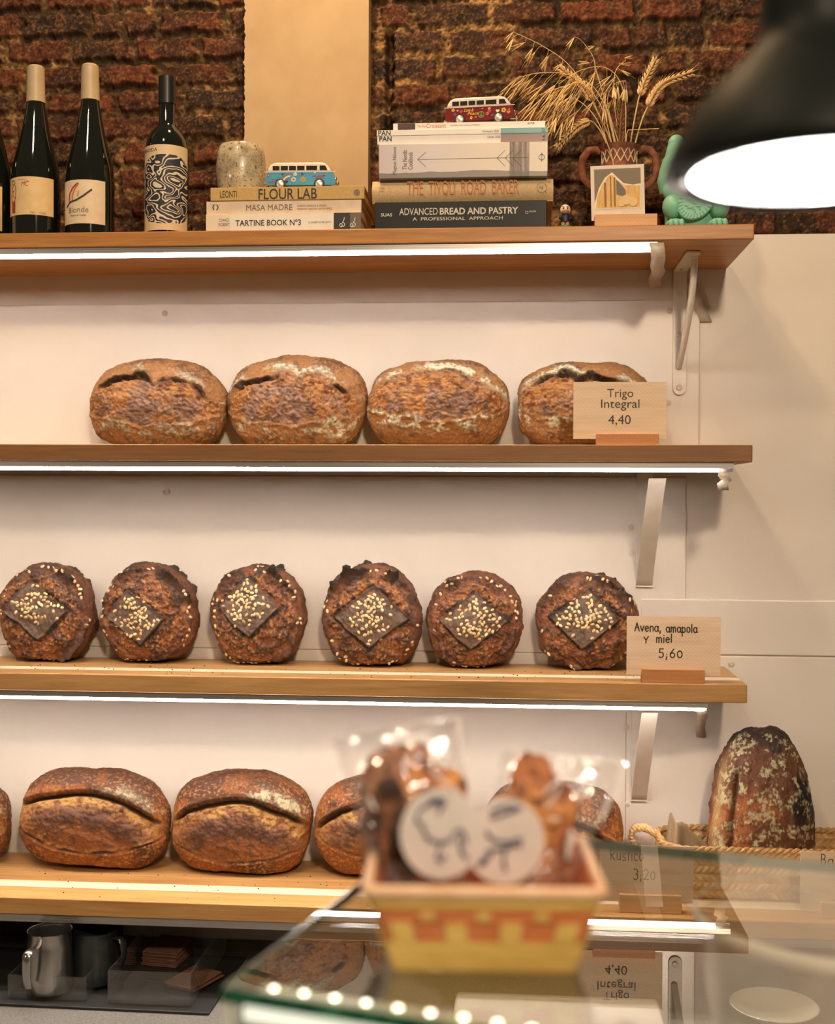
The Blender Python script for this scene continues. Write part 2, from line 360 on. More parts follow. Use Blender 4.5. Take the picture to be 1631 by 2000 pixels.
# rough brick wall above: one relief surface
def brick_wall():
    x0, x1, z0, z1, st = -1.70, 1.20, 2.0, 2.95, .0022
    nx, nz = int((x1-x0)/st), int((z1-z0)/st)
    X, Z = np.meshgrid(np.linspace(x0, x1, nx), np.linspace(z0, z1, nz)); X = X.ravel(); Z = Z.ravel(); P = np.stack([X, X*0, Z], 1)
    wx = X+.007*fbm(P, 22, 3, 1)+.004*fbm(P, 70, 2, 2); wz = Z+.006*fbm(P, 18, 3, 3)+.0035*fbm(P, 75, 2, 4)
    rng = np.random.default_rng(11); pitch = .0515
    row = np.floor((wz-z0)/pitch).astype(int); dz = (wz-z0)/pitch-row
    hgt = np.full(len(X), -1.); tone = np.zeros(len(X)); bid = np.zeros(len(X), int)
    for r in range(row.min(), row.max()+1):
        k = row == r
        if not k.any(): continue
        b = [x0-.3-rng.uniform(0, .1)]
        while b[-1] < x1+.3: b.append(b[-1]+rng.choice([.142, .135, .15, .072, .128]))
        b = np.array(b); q = np.clip(np.searchsorted(b, wx[k])-1, 0, len(b)-2)
        dx = np.minimum(wx[k]-b[q], b[q+1]-wx[k]); dd = np.minimum(dz[k], 1-dz[k])*pitch
        g = rng.uniform(.0035, .0075, len(b)); gz = rng.uniform(.004, .0065)
        hgt[k] = np.minimum(dx-g[q], dd-gz); bid[k] = r*100+q
    tn = rng.uniform(0, 1, 6000); th = rng.uniform(-1, 1, 6000); tone = tn[bid % 6000]; off = th[bid % 6000]
    n1, n2, n3 = fbm(P, 14, 4, 5), fbm(P, 60, 4, 6, .6), fbm(P, 190, 3, 7, .6)
    brick = sm(-.001, .0045, hgt+.002*n2)
    fill = sm(-.25, .5, fbm(P, 6, 3, 9)+.2*n2)           # where mortar has fallen out
    hb = .008+.0035*off+.0035*n1+.0018*n2+.0009*n3
    hm = -.008+.010*fill+.0045*n2+.0022*n3
    h = brick*hb+(1-brick)*hm
    # ledge and dark slot beside the plaster strip
    xs = W(735, 200, 0)[0]; xe = W(766, 200, 0)[0]
    slot = sm(xs+.012, xs+.022, X)*(1-sm(xe-.004, xe+.004, X+.006*n2))*sm(-.3, .05, fbm(P, 9, 2, 21)+.1)
    h = h-.035*slot
    xs2 = W(455, 200, 0)[0]
    pal = np.array([lin(104, 62, 44), lin(84, 54, 40), lin(124, 70, 48), lin(74, 56, 44), lin(94, 66, 50)])
    c = pal[(tone*4.99).astype(int)].copy(); c *= (1+.9*np.clip(n2, -.5, .5)+.6*n3)[:, None]
    c = lerp(c, lin(138, 72, 46), .45*sm(.05, .4, n1+.5*n3)); c = lerp(c, lin(62, 44, 34), .75*sm(.05, .45, -n1+.5*n2))
    c = lerp(c, lin(170, 130, 85), .5*sm(.22, .5, n3+.6*n2))
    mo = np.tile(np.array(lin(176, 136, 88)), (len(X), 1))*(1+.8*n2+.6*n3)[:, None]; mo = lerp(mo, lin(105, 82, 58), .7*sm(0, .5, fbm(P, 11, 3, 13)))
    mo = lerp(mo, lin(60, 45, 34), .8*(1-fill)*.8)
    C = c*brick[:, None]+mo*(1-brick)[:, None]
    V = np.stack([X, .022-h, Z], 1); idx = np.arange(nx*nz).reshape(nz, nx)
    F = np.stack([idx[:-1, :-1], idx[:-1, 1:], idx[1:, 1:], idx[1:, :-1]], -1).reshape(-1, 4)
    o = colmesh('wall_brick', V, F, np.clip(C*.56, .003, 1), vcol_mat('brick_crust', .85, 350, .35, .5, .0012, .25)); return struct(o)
brick_wall()
# plaster strip running down the brickwork, with a chipped left edge
pl, pr_ = W(478, 150, -.02)[0], W(720, 150, -.02)[0]
def plast(u, v):
    z = 2.0+.95*v; e = (.004*perlin(np.array([[z*60, 0, 3.]]), 3)[0]+.003*perlin(np.array([[z*170, 0, 3.]]), 5)[0]) if u < .01 else 0
    return (pl+(pr_-pl)*u+e, -.022+.0012*perlin(np.array([[u*5, z*6, 1.]]), 2)[0], z)
pm_ = M().grid(plast, 24, 240)
pm_.box(pl+.004, pr_, -.0205, .03, 2.0, 2.95)
struct(pm_.build('trim_1', plaster, smooth=True, recalc=False))

# ------------------------------------------------------------------ shelves
pale = lin(240, 226, 196)
shelfdefs = [
 ('dark oiled wooden shelf board on top, carrying bottles and books', T1, B1, FY, XE, wood('oak_oiled', lin(204, 146, 80), lin(152, 100, 50), .4)),
 ('wooden shelf board under the four whole wheat loaves', T2, B2, FY, XE, wood('oak_shaded_front', lin(150, 108, 66), lin(118, 80, 46), .45, stave=[(-1, 1, T2-.0005, lin(196, 156, 104))])),  # front keeps its shade in the colour; pale entry covers the whole top
 ('wooden shelf board carrying the round oat loaves', T3, B3, F3, XE3, wood('oak_light', lin(202, 160, 104), lin(160, 116, 68), .42, stave=[(F3+.052, F3+.085, T3-.0005, pale)])),
 ('lowest wooden shelf board, carrying oblong loaves and the straw basket', T4, B4, FY, .98, wood('oak_lowest', lin(204, 160, 102), lin(164, 118, 66), .42, stave=[(FY+.062, FY+.098, T4-.0005, pale)])),
]
for L_, t_, b_, f_, xe_, m_ in shelfdefs:
    o = M().box(XL, xe_, f_, -.006, b_, t_).build('wooden_shelf', m_, bevel=.0018); tag(o, L_, 'shelf', 'wall shelves')

def led(label, b, f, xprof, xband, lit=True):
    t = thing('led_light_bar', label, 'light', (0, f+.006, b), group='light bars under the shelves')
    x1, x2 = xprof, xband
    M().box(XL, x1, 0, .024, -.010, 0).box(XL, x1, -.0006, .0, -.0105, -.0082).box(XL, x1, -.0006, 0, -.0064, -.0052).box(XL, x1, -.0006, 0, -.0034, -.002).box(XL, x1, .0113, .0128, -.0163, -.009).build('profile', alu, t)
    M().box(XL, x2, .001, .011, -.0160, -.0101).build('diffuser', led_m if lit else alu, t, bevel=.0015)
    return t
led('lit light bar under the oiled top shelf', B1, FY, W(1285, 490, FY)[0], W(1272, 490, FY)[0])
led('lit light bar below the whole wheat loaf shelf', B2, FY, W(1435, 912, FY)[0], W(1406, 918, FY)[0])
led('lit light bar below the round oat loaf shelf', B3, F3, W(1384, 1375, F3)[0], W(1378, 1380, F3)[0])
led('unlit metal light bar under the lowest shelf', B4, FY, .98, .975, lit=False)

# ------------------------------------------------------------------ brackets
def screw(parent, p, r=.0055):
    m = M().lathe([(r, 0), (r, .0015), (r*.7, .003), (r*.3, .003), (r*.25, .0015), (0, .0015)], n=14); m.v = [(p[0]+a, p[1]-c, p[2]+b) for a, b, c in m.v]
    return m.build('screw', screw_m, parent, smooth=True)
xa, xb = W(1314, 650, -.006)[0], W(1341, 650, -.006)[0]; zb = W(1327, 772, -.006)[2]; r_ = (xb-xa)/2
tipY = WZ(1352, 489, B1)[1]
t = thing('shelf_bracket', 'white bracket with curved brace rod under the top shelf', 'bracket', ((xa+xb)/2, -.005, B1), group='shelf brackets')
x0_ = (xa+xb)/2
prof = [(-r_, -.004), (r_, -.004)]+[(r_*cos(R(a)), zb+r_-B1+r_*sin(R(a))) for a in range(0, -181, -20)]
M().prism(prof, -.005, 0).build('wall_plate', metal_white, t, bevel=.0008)
y_ = tipY+.005
M().prism([(-r_, 0), (r_, 0), (r_, y_+.004), (r_*.6, y_), (-r_*.6, y_), (-r_, y_+.004)], -.0045, -.0005, 'Z').build('arm_plate', metal_white, t, bevel=.0008)
p0, p1 = W(1349, 506, tipY+.035), W(1327, 716, -.012)
q = []
for i in range(17):
    s_ = i/16; y = (p0[1]-.0+.005)*(1-s_)**1.0; z = p0[2]+(p1[2]-p0[2])*s_-B1
    q.append((.006-.008*s_**2, (p0[1]+.005)*(1-s_**1.6)-.008*s_, z))
M().tube(q, .0062, 10).build('brace_rod', metal_white, t, smooth=True)
for py in (576, 653, 757): p = W(1326, py, -.01); screw(t, (p[0]-x0_, -.005, p[2]-B1))
screw(t, (-.002, -.03, -.006), .003)

def band(label, b, ptop, pbot, Yt, half):
    top = W(*ptop, Yt); bot = W(*pbot, -.012); xm = (top[0]+bot[0])/2
    t = thing('shelf_bracket', label, 'bracket', (xm, -.004, b), group='shelf brackets')
    P = []
    for i in range(15):
        s_ = i/14; P.append(((Yt+.004)*(1-s_)**1.12-.006*s_, (top[2]-b)*(1-s_)+(bot[2]-b)*s_-.012*sin(pi*s_)*0))
    P2 = [(y+.0035, z-.002) for y, z in P][::-1]
    M().prism(P+P2, -half, half, 'X').build('brace_strip', metal_white, t, bevel=.0006)
    M().box(-half, half, Yt-.004, 0, -.004, -.0005).build('arm_plate', metal_white, t)
    M().box(-half, half, -.005, 0, bot[2]-b-.004, -.004).build('wall_plate', metal_white, t)
    return t
band('white strap bracket beneath the whole wheat loaf shelf', B2, (1282, 934), (1261, 1143), -.215, .0152)
band('white strap bracket beneath the round oat loaf shelf', B3, (1267, 1392), (1251, 1562), -.185, .0145)

# scraps of white tape
def tape(label, pts, w, name='tape_scrap'):
    P = [np.array(p) for p in pts]; m = M(); n = len(P)
    rr = random.Random(n*7+int(w*1e5)); vs = []
    for p in P:
        j = rr.uniform(-.0012, .0012); vs += [(p[0]-w/2+j, p[1]+j, p[2]), (p[0]+w/2+j, p[1]-j, p[2])]
    m.add(vs, [(2*i, 2*i+1, 2*i+3, 2*i+2) for i in range(n-1)])
    o = m.build(name, tape_m, smooth=True, recalc=False); md = o.modifiers.new('thick', 'SOLIDIFY'); md.thickness = .0006
    return tag(o, label, 'tape', 'scraps of white tape')
fy = FY+.004
tape('white tape wrapped over the light bar end below the top shelf and hanging behind it', [W(1284, 474, fy), W(1284, 490, fy-.002), W(1286, 505, fy+.01), W(1284, 520, fy+.06), W(1285, 530, fy+.12), W(1280, 545, -.02), W(1281, 562, -.008)], .024)
tape('slanted strip of white tape on the wall beside the curved rod bracket', [W(1349, 545, -.006), W(1358, 575, -.012), W(1368, 602, -.008), W(1380, 628, -.006)], .022)
tape('crumpled white tape hanging from the light bar end of the loaf shelf', [W(1415, 921, fy), W(1414, 930, fy-.004), W(1420, 938, fy+.004), W(1412, 945, fy-.006), W(1414, 957, fy)], .018)
tape('strip of pale tape under the light bar end of the oat loaf shelf', [W(1370, 1386, F3+.02), W(1372, 1398, F3+.1), W(1368, 1420, -.02), W(1370, 1440, -.008)], .018)

# ------------------------------------------------------------------ books
paper_m = pm('book_paper', lin(216, 196, 160), .8, lin(196, 172, 132), 3, stretch=(1, 1, 300))
ink = pm('black_ink', (.015, .013, .012), .5); ink2 = pm('grey_ink', (.16, .14, .12), .6)
def book(name, label, px, ytop, zbot, Y, mat, texts=(), depth=.19, rz=0, group=None, rnd=0, cov=.0025, extra=None):
    x0, x1 = px; xm = (x0+x1)/2; X0 = W(x0, ytop, Y)[0]; w = W(x1, ytop, Y)[0]-X0; h = W(xm, ytop, Y)[2]-zbot
    t = thing(name, label, 'book', (X0, Y, zbot), rz, group)
    m = M().box(0, w, .003, depth, 0, cov).box(0, w, .003, depth, h-cov, h)
    if rnd:
        prof = [(.006, 0)]+[(-rnd*sin(pi*i/10)+.004*(1-sin(pi*i/10)), h*i/10) for i in range(11)]+[(.006, h)]
        m.prism(prof, 0, w, 'X')
    else: m.box(0, w, 0, .0035, 0, h)
    m.build('cover', mat, t, bevel=.0009)
    M().box(.004, w-.004, .004, depth-.004, cov*.9, h-cov*.9).build('pages', paper_m, t)
    def lx(px_, py_): return W(px_, py_, Y)[0]-X0
    def lz(px_, py_): return W(px_, py_, Y)[2]-zbot
    yf = -rnd-.0006
    for tx in texts:
        nm, s, a, b, c, d, mt = tx[:7]; off = tx[7] if len(tx) > 7 else 0; rot = tx[8] if len(tx) > 8 else 0
        ym = (c+d)/2; xm_ = (a+b)/2
        text(nm, s, t, lx(a, ym), lx(b, ym), lz(xm_, d), lz(xm_, c), yf, mt, off, rot)
    if extra: extra(t, lx, lz, yf, w, h)
    return zbot+h
yel = pm('ochre_cloth', lin(196, 164, 104), .7, lin(186, 152, 92), 200); cream = pm('cream_paper', lin(232, 214, 190), .5); offw = pm('offwhite_paper', lin(238, 226, 208), .45)
GL = 'books stacked flat behind the blue van'; GR = 'books stacked flat under the red van'
ztl0 = T1+.0005
def ex_t3(t, lx, lz, yf, w, h):
    M().box(lx(449, 434), lx(652, 434), -.0009, .0005, .0004, h-.0004).build('paper_band', pm('white_band', lin(240, 230, 216), .4), t)
    M().box(lx(652, 434), lx(684, 434), -.001, .0005, .0002, h-.0002).build('black_panel', pm('black_cover', (.02, .02, .02), .4), t)
    M().box(lx(684, 434), w, -.0009, .0005, .0002, h-.0002).build('grey_panel', pm('grey_cover', lin(104, 92, 78), .5), t)
    for cx in (668, 689):
        m = M(); c0, c1 = lx(cx, 434), lz(cx, 434); s_ = .0085
        m.ribbon([(c0-s_*.5+s_*a, c1-s_+s_*b) for a, b in arc(.3, .35, .3, .35, 200, -120, 10)+arc(.75, .5, .3, .4, 220, 480, 10)+[(.9, 1.4), (1.0, 1.9)]], .0011, -.0013); m.build('script_mark', cream, t, recalc=False)
    text('title_lettering', 'TARTINE BOOK Nº3', t, lx(460, 435), lx(588, 435), lz(524, 441), lz(524, 429.5), -.0014, ink, .012)
    text('author_lettering', 'ELISABETH PRUEITT', t, lx(603, 434), lx(647, 434), lz(625, 436), lz(625, 432.5), -.0014, ink2)
z = book('cookbook', 'white paperback cookbook TARTINE BOOK No 3 at the bottom of the left stack', (402, 705), 417, ztl0, -.268, cream,
     [('author_lettering', 'CHAD', 428, 447, 427, 433, ink2), ('author_lettering', 'ROBERT', 427, 449, 435.5, 441.5, ink2)], group=GL, extra=ex_t3)
def ex_mm(t, lx, lz, yf, w, h):
    for a0 in (120, -60):
        m = M(); m.ribbon([(lx(421, 405)+.0045*cos(R(a)), lz(421, 405)+.0048*sin(R(a))) for a in np.linspace(a0, a0+115, 9)], .0016, yf); m.build('publisher_mark', ink, t, recalc=False)
z = book('cookbook', 'cream paperback cookbook MASA MADRE in the middle of the left stack', (403, 706), 391.5, z+.0004, -.264, pm('cream_cover', lin(224, 204, 178), .5, lin(214, 190, 160), 40),
     [('title_lettering', 'MASA MADRE', 481, 571, 399.5, 411, ink2), ('author_lettering', 'RAMON GARRIGA & DANIEL', 581, 638, 400, 403.5, ink2), ('author_lettering', 'MARIANO GASTON GARCIA PEREZ', 581, 649, 406, 409.5, ink2)], group=GL, extra=ex_mm)
def ex_fl(t, lx, lz, yf, w, h):
    m = M(); c0, c1 = lx(697, 376), lz(697, 376)
    for k in range(10): a = 2*pi*k/10; m.disc(c0+.0042*cos(a), c1+.0042*sin(a), .0014, yf, 8)
    m.disc(c0, c1, .0022, yf-.0001, 10); m.build('publisher_mark', ink2, t, recalc=False)
zFL = book('cookbook', 'ochre hardback cookbook FLOUR LAB on top of the left stack', (411, 712), 364.5, z+.0004, -.266, yel,
     [('title_lettering', 'FLOUR LAB', 505, 619, 368, 389, ink, .006), ('author_lettering', 'LEONTI', 430, 463, 373, 386, ink)], group=GL, extra=ex_fl)
blk = pm('black_jacket', (.014, .014, .013), .45, (.018, .017, .016), 30, spec=.25); lite = pm('silver_ink', lin(214, 206, 190), .5); orange = pm('orange_ink', lin(196, 104, 46), .5)
def ex_ad(t, lx, lz, yf, w, h):
    m = M(); m.ribbon(arc_px(lx(1029, 415), lz(1029, 415), .0022), .0007, yf); m.build('publisher_mark', lite, t, recalc=False)
    text('publisher_lettering', 'DELMAR', t, lx(1034, 414), lx(1047, 414), lz(1040, 414.5), lz(1040, 411.5), yf, lite)
def arc_px(cx, cz, r, a0=0, a1=360, n=14): return [(cx+r*cos(R(a0+(a1-a0)*i/n)), cz+r*sin(R(a0+(a1-a0)*i/n))) for i in range(n+1)]
z = book('cookbook', 'thick black cookbook ADVANCED BREAD AND PASTRY at the bottom of the right stack', (732, 1068), 393, ztl0, -.266, blk,
     [('title_lettering', 'ADVANCED', 780, 855, 406.5, 420, lite), ('title_lettering', 'BREAD AND PASTRY', 859, 1012, 405, 418.5, lite, .022), ('subtitle_lettering', 'A  PROFESSIONAL  APPROACH', 806, 982, 423.5, 430, lite), ('author_lettering', 'SUAS', 744, 766, 416.5, 423, lite, .012)], group=GR, extra=ex_ad, depth=.21)
def ex_ti(t, lx, lz, yf, w, h):
    m = M(); m.ribbon(arc_px(lx(1058, 368), lz(1058, 368), .0085), .0006, yf); m.ribbon([(lx(1064, 374), lz(1064, 374)), (lx(1067, 378), lz(1067, 378))], .0006, yf); m.build('publisher_mark', ink2, t, recalc=False)
z = book('cookbook', 'beige clothbound cookbook THE TIVOLI ROAD BAKER between the black and grey books', (727, 1081), 351, z+.0004, -.258, pm('beige_cloth', lin(216, 188, 142), .75, lin(200, 170, 124), 260, bump=.2),
     [('title_lettering', 'THE  TIVOLI  ROAD  BAKER', 796, 1013, 354, 381, orange, -.006), ('author_lettering', 'MICHAEL', 739, 752, 367, 371, pm('tan_ink', lin(180, 150, 110), .6)), ('author_lettering', 'JAMES', 740, 751, 374, 378, pm('tan_ink', lin(180, 150, 110), .6)), ('publisher_lettering', 'HG', 1054, 1061, 364, 371, ink2)], group=GR, extra=ex_ti, rnd=.006, depth=.2)
def nord_mat():
    t = NT('nordic_cover'); t.set(Roughness=.4); tc = t.a('ShaderNodeTexCoord'); sp = t.a('ShaderNodeSeparateXYZ'); t.L(tc.outputs['Object'], sp.inputs[0])
    f = t.math('DIVIDE', sp.outputs[0], .2765)
    v = t.coord((1, 1, 1)); n = t.noise(v, 9, 4); c = t.ramp(f, [(0, lin(196, 186, 190)), (.35, lin(212, 204, 204)), (.7, lin(226, 214, 198)), (.9, lin(222, 210, 194))])
    v2 = t.coord((60, 60, 3)); n2 = t.noise(v2, 3.2, 6, .7); rough = t.ramp(n2, [(.35, lin(78, 66, 58)), (.55, lin(140, 124, 110)), (.7, lin(210, 196, 178))])
    k = t.math('MULTIPLY', t.math('GREATER_THAN', f, .81), t.math('LESS_THAN', f, .932)); c = t.mix(k, c, rough)
    k2 = t.math('MULTIPLY', t.math('LESS_THAN', sp.outputs[2], t.math('MULTIPLY_ADD', n, .016, .002)), .75); c = t.mix(k2, c, lin(84, 84, 76))
    t.L(c, t.b.inputs['Base Color']); return t.m
def ex_no(t, lx, lz, yf, w, h):
    m = M(); P = lambda a, b: (lx(a, b), lz(a, b)); lw = .0007
    m.ribbon([P(816, 311.5), P(1031, 307.5)], lw, yf); m.ribbon([P(832, 297), P(816, 311.5), P(832, 326)], lw, yf)
    for c in (971, 987, 1002): m.ribbon([P(c+16, 293), P(c, 308.5), P(c+15, 324)], lw, yf)
    m.build('arrow_drawing', ink2, t, recalc=False)
    m = M(); cx, cz = P(1058, 307); m.ribbon(arc_px(cx, cz, .0048), .0008, yf); m.ribbon([(cx, cz-.0075), (cx, cz+.0075)], .0008, yf); m.build('publisher_mark', ink, t, recalc=False)
z = book('cookbook', 'thickest pale grey cookbook with an arrow along its spine', (740, 1070), 279, z+.0004, -.271, nord_mat(),
     [('author_lettering', 'Magnus Nilsson', 767, 776, 287, 341, ink2, 0, 1), ('title_lettering', 'The Nordic', 786, 795, 293, 331, ink2, 0, 1), ('title_lettering', 'Cookbook', 797, 806, 297, 331, ink2, 0, 1)], group=GR, extra=ex_no, depth=.2)
mag = pm('magazine_white', lin(236, 230, 222), .35)
def ex_pan(col, num, a, b, c):
    def f(t, lx, lz, yf, w, h):
        M().box(lx(978, b), w, -.0004, .0003, .0002, h-.0002).build('colour_panel', pm('panel_'+num, col, .4), t)
        text('issue_lettering', num, t, lx(1059, b), lx(1065, b), h*.18, h*.82, -.0008, ink, 0, 1)
    return f
z = book('magazine', 'white magazine PAN with a mauve spine end, on the thick grey cookbook', (737, 1070), 263, z+.0004, -.268, mag,
     [('title_lettering', 'PAN', 741, 765, 266.5, 276, ink, .02), ('issue_lettering', 'Otoño 2023', 952, 977, 265, 269.5, ink2)], group=GR, extra=ex_pan(lin(150, 124, 116), '16', 0, 268, 0), depth=.2, cov=.0008)
z = book('magazine', 'white magazine PAN with a teal spine end', (736, 1070), 251.5, z+.0003, -.269, mag,
     [('title_lettering', 'PAN', 739, 763, 255, 264.5, ink, .02), ('issue_lettering', 'Primavera 2024', 943, 974, 254, 258.5, ink2)], group=GR, extra=ex_pan(lin(112, 172, 172), '17', 0, 254, 0), depth=.2, cov=.0008)
def ex_cr(t, lx, lz, yf, w, h):
    M().box(lx(777, 246), lx(811, 246), -.0004, .0003, .0004, h-.0004).build('dark_panel', pm('brown_cover', lin(48, 34, 28), .4), t)
zCR = book('cookbook', 'thin white book CROISSANT directly under the red van', (768, 1065), 238.5, z+.0003, -.264, mag,
     [('title_lettering', 'Croissant', 833, 871, 241, 250, pm('copper_ink', lin(196, 132, 100), .5), 0), ('title_lettering', 'The Real', 815, 832, 244.5, 249, pm('copper_ink', (0, 0, 0))), ('author_lettering', 'Jean-Marie Lanio and Jeremy Ballester', 880, 938, 243, 246.5, ink2), ('publisher_lettering', 'KFB', 1031, 1044, 239, 242.5, ink2), ('publisher_lettering', 'VIENNOISERIE', 782, 806, 244, 248, pm('red_ink', lin(130, 44, 34), .5))], group=GR, extra=ex_cr, depth=.19, cov=.0008)

# ------------------------------------------------------------------ bottles
bglass = pm('bottle_glass', (.006, .008, .006), .06, spec=.6, coat=.5)
caps = pm('cream_foil', lin(186, 166, 134), .4, lin(176, 154, 120), 30); capd = pm('black_foil', (.012, .011, .012), .35)
lab_m = pm('label_paper', lin(222, 192, 142), .6, lin(214, 182, 130), 60); lab_w = pm('label_white', lin(226, 206, 174), .6, lin(218, 196, 162), 60)
def bottle(label, xc, half, ytop, Y, prof_px, cap_px, cap_mat, lab_px, lab_mat, ang=(-75, 75), extra=None):
    """prof_px: (half width px, y px) from neck down; scaled at the bottle's own depth"""
    c = W(xc, 300, Y); k = W(xc+100, 300, Y)[0]-W(xc, 300, Y)[0]; k /= 100
    Z = lambda y: W(xc, y, Y)[2]-T1
    t = thing('wine_bottle', label, 'bottle', (c[0], Y, T1+.0003), group='wine bottles on the top shelf')
    prof = [(0, .004), (half*k*.8, .0), (half*k, .004)]+[(h*k, Z(y)) for h, y in prof_px][::-1]+[(0, Z(ytop))]
    M().lathe(prof, n=48).build('bottle_body', bglass, t, smooth=True)
    if cap_px:
        hp = [(h*k+.0007, Z(y)) for h, y in cap_px][::-1]
        M().lathe([(hp[0][0]-.0008, hp[0][1])]+hp+[(hp[-1][0]*.8, Z(ytop)+.0006), (0, Z(ytop)+.0008)], n=40).build('capsule', cap_mat, t, smooth=True)
    lb = None
    if lab_px:
        rr = half*k+.0006; z1, z0 = Z(lab_px[0]), Z(lab_px[1]); a0, a1 = R(-90+ang[0]), R(-90+ang[1])
        lb = M().grid(lambda u, v: (rr*cos(a0+(a1-a0)*u), rr*sin(a0+(a1-a0)*u), z0+(z1-z0)*v), 40, 12).build('paper_label', lab_mat, t, smooth=True, recalc=False)
        uv = lb.data.uv_layers.new(name='UV')
        for l in lb.data.loops: i = l.vertex_index; uv.data[l.index].uv = ((i % 41)/40, (i//41)/12)
        rb = rr+.0004
        def bend(X, y): a = X/rr; return rb*np.sin(a), -rb*np.cos(a)
        if extra: extra(lb, (lambda px: math.asin(max(-1, min(1, (px-xc)*k/rr)))*rr), Z, bend)
    return t
def bribbon(m, pts, w, bend):
    n0 = len(m.v); pp = []
    for (a, b), (c, d) in zip(pts, pts[1:]):
        for i in range(5): pp.append((a+(c-a)*i/5, b+(d-b)*i/5))
    m.ribbon(pp+[pts[-1]], w, 0)
    v = np.array(m.v[n0:]); X, Y = bend(v[:, 0], 0); m.v[n0:] = [(x, y+dy, z) for x, y, dy, z in zip(X, Y, v[:, 1], v[:, 2])]
burg = lambda y0: [(16, y0+6), (16.5, y0+70), (20, y0+92), (27, y0+130), (36, y0+168), (43, y0+200), (46, y0+232), (46, y0+290)]
def ex_mc(lb, X, Z, bend):
    red = pm('red_print', lin(150, 48, 36), .6)
    text('label_lettering', 'MC', lb, X(60), X(75), Z(375), Z(366), 0, red, 0.0, 0, bend, .3)
    m = M(); P = lambda *q: [(X(a), Z(b)) for a, b in q]
    for q, w in ((P((39, 362), (45, 364), (46, 369), (40, 371), (38, 366), (39, 362)), .0012), (P((42, 371), (38, 380), (36, 392), (38, 402), (39, 424)), .0015), (P((46, 372), (48, 384), (47, 396), (45, 402), (46, 424)), .0015), (P((41, 404), (42, 424)), .004), (P((45, 404), (45, 424)), .0035), (P((38, 384), (44, 382), (40, 392), (46, 396)), .001), (P((53, 362), (66, 363), (74, 366)), .0004)):
        bribbon(m, q, w, bend)
    m.build('figure_print', red, lb, recalc=False)
    text('label_lettering', '75cl - 13,5%', lb, X(77), X(103), Z(428), Z(424), 0, ink2, 0, 0, bend)
def ex_bl(lb, X, Z, bend):
    P = lambda *q: [(X(a), Z(b)) for a, b in q]
    m = M(); bribbon(m, P((168, 370), (158, 378), (151, 390), (150, 402)), .003, bend); m.build('brush_print', pm('red_brush', lin(168, 52, 34), .6), lb, recalc=False)
    m = M(); bribbon(m, P((170, 371), (162, 381), (157, 393), (157, 400)), .0028, bend); bribbon(m, P((170, 385), (169, 394)), .002, bend); m.build('brush_print', pm('orange_brush', lin(206, 120, 48), .6), lb, recalc=False)
    m = M(); bribbon(m, P((144, 413), (152, 405), (166, 402), (180, 394), (194, 382)), .0032, bend); m.build('brush_print', pm('navy_brush', lin(44, 50, 66), .6), lb, recalc=False)
    text('label_lettering', 'Blonde', lb, X(149), X(189), Z(426), Z(415), 0, ink2, 0, 0, bend); text('label_lettering', 'Pinard & Cadet', lb, X(153), X(185), Z(433), Z(429), 0, ink2, 0.01, 0, bend)
bottle('dark wine bottle cut off by the frame edge, left of the MC bottle', -26, 46, 128, -.22, burg(128), [(16, 134), (16.5, 198)], caps, (372, 458), lab_m, (-60, 60))
bottle('dark wine bottle with cream cap and red figure label MC', 70, 45.5, 131, -.22, burg(131), [(15.5, 134), (15.5, 150), (17, 202)], caps, (357, 430), lab_m, (-66, 66), ex_mc)
bottle('dark wine bottle with cream cap and brush stroke label Blonde', 176, 46, 128, -.22, burg(128), [(15.5, 131), (17, 198)], caps, (363, 447), lab_w, (-62, 56), ex_bl)
def swirl_mat():
    t = NT('swirl_label'); t.set(Roughness=.6); tc = t.a('ShaderNodeTexCoord'); sp = t.a('ShaderNodeSeparateXYZ'); t.L(tc.outputs['UV'], sp.inputs[0])
    n1 = t.noise(t.coord((1.25, 2.3, 1), 'UV'), 2.6, 1.2, .5, .4)
    v = t.coord((1.2, 2.2, 1), 'UV'); n2 = t.noise(v, 1.3, 1, .5, .2)
    s_ = t.math('SINE', t.math('ADD', t.math('MULTIPLY', n1, 62.0), t.math('MULTIPLY', n2, 20)))
    line = t.math('GREATER_THAN', s_, .45)
    dx = t.math('POWER', t.math('ABSOLUTE', t.math('DIVIDE', t.math('SUBTRACT', sp.outputs[0], .58), .47)), 3.2)
    dy = t.math('POWER', t.math('ABSOLUTE', t.math('DIVIDE', t.math('SUBTRACT', sp.outputs[1], .48), .405)), 2.7)
    ins = t.math('LESS_THAN', t.math('ADD', dx, dy), 1.0)
    blob = t.mix(line, lin(34, 38, 52), lin(216, 200, 172))
    c = t.mix(ins, lin(214, 190, 152), blob); t.L(c, t.b.inputs['Base Color']); return t.m
def ex_pe(lb, X, Z, bend): text('label_lettering', 'PERDIDA', lb, X(290), X(319), Z(306.5), Z(300), 0, ink, 0, 0, bend)
bottle('tall black wine bottle with swirling navy pattern label PERDIDA', 326, 41, 150, -.2, [(15, 153), (15.5, 240), (20, 250), (31, 262), (38, 278), (41, 296), (41, 440)], [(15.2, 152), (15.8, 205)], capd, (294, 458), swirl_mat(), (-85, 85), ex_pe)
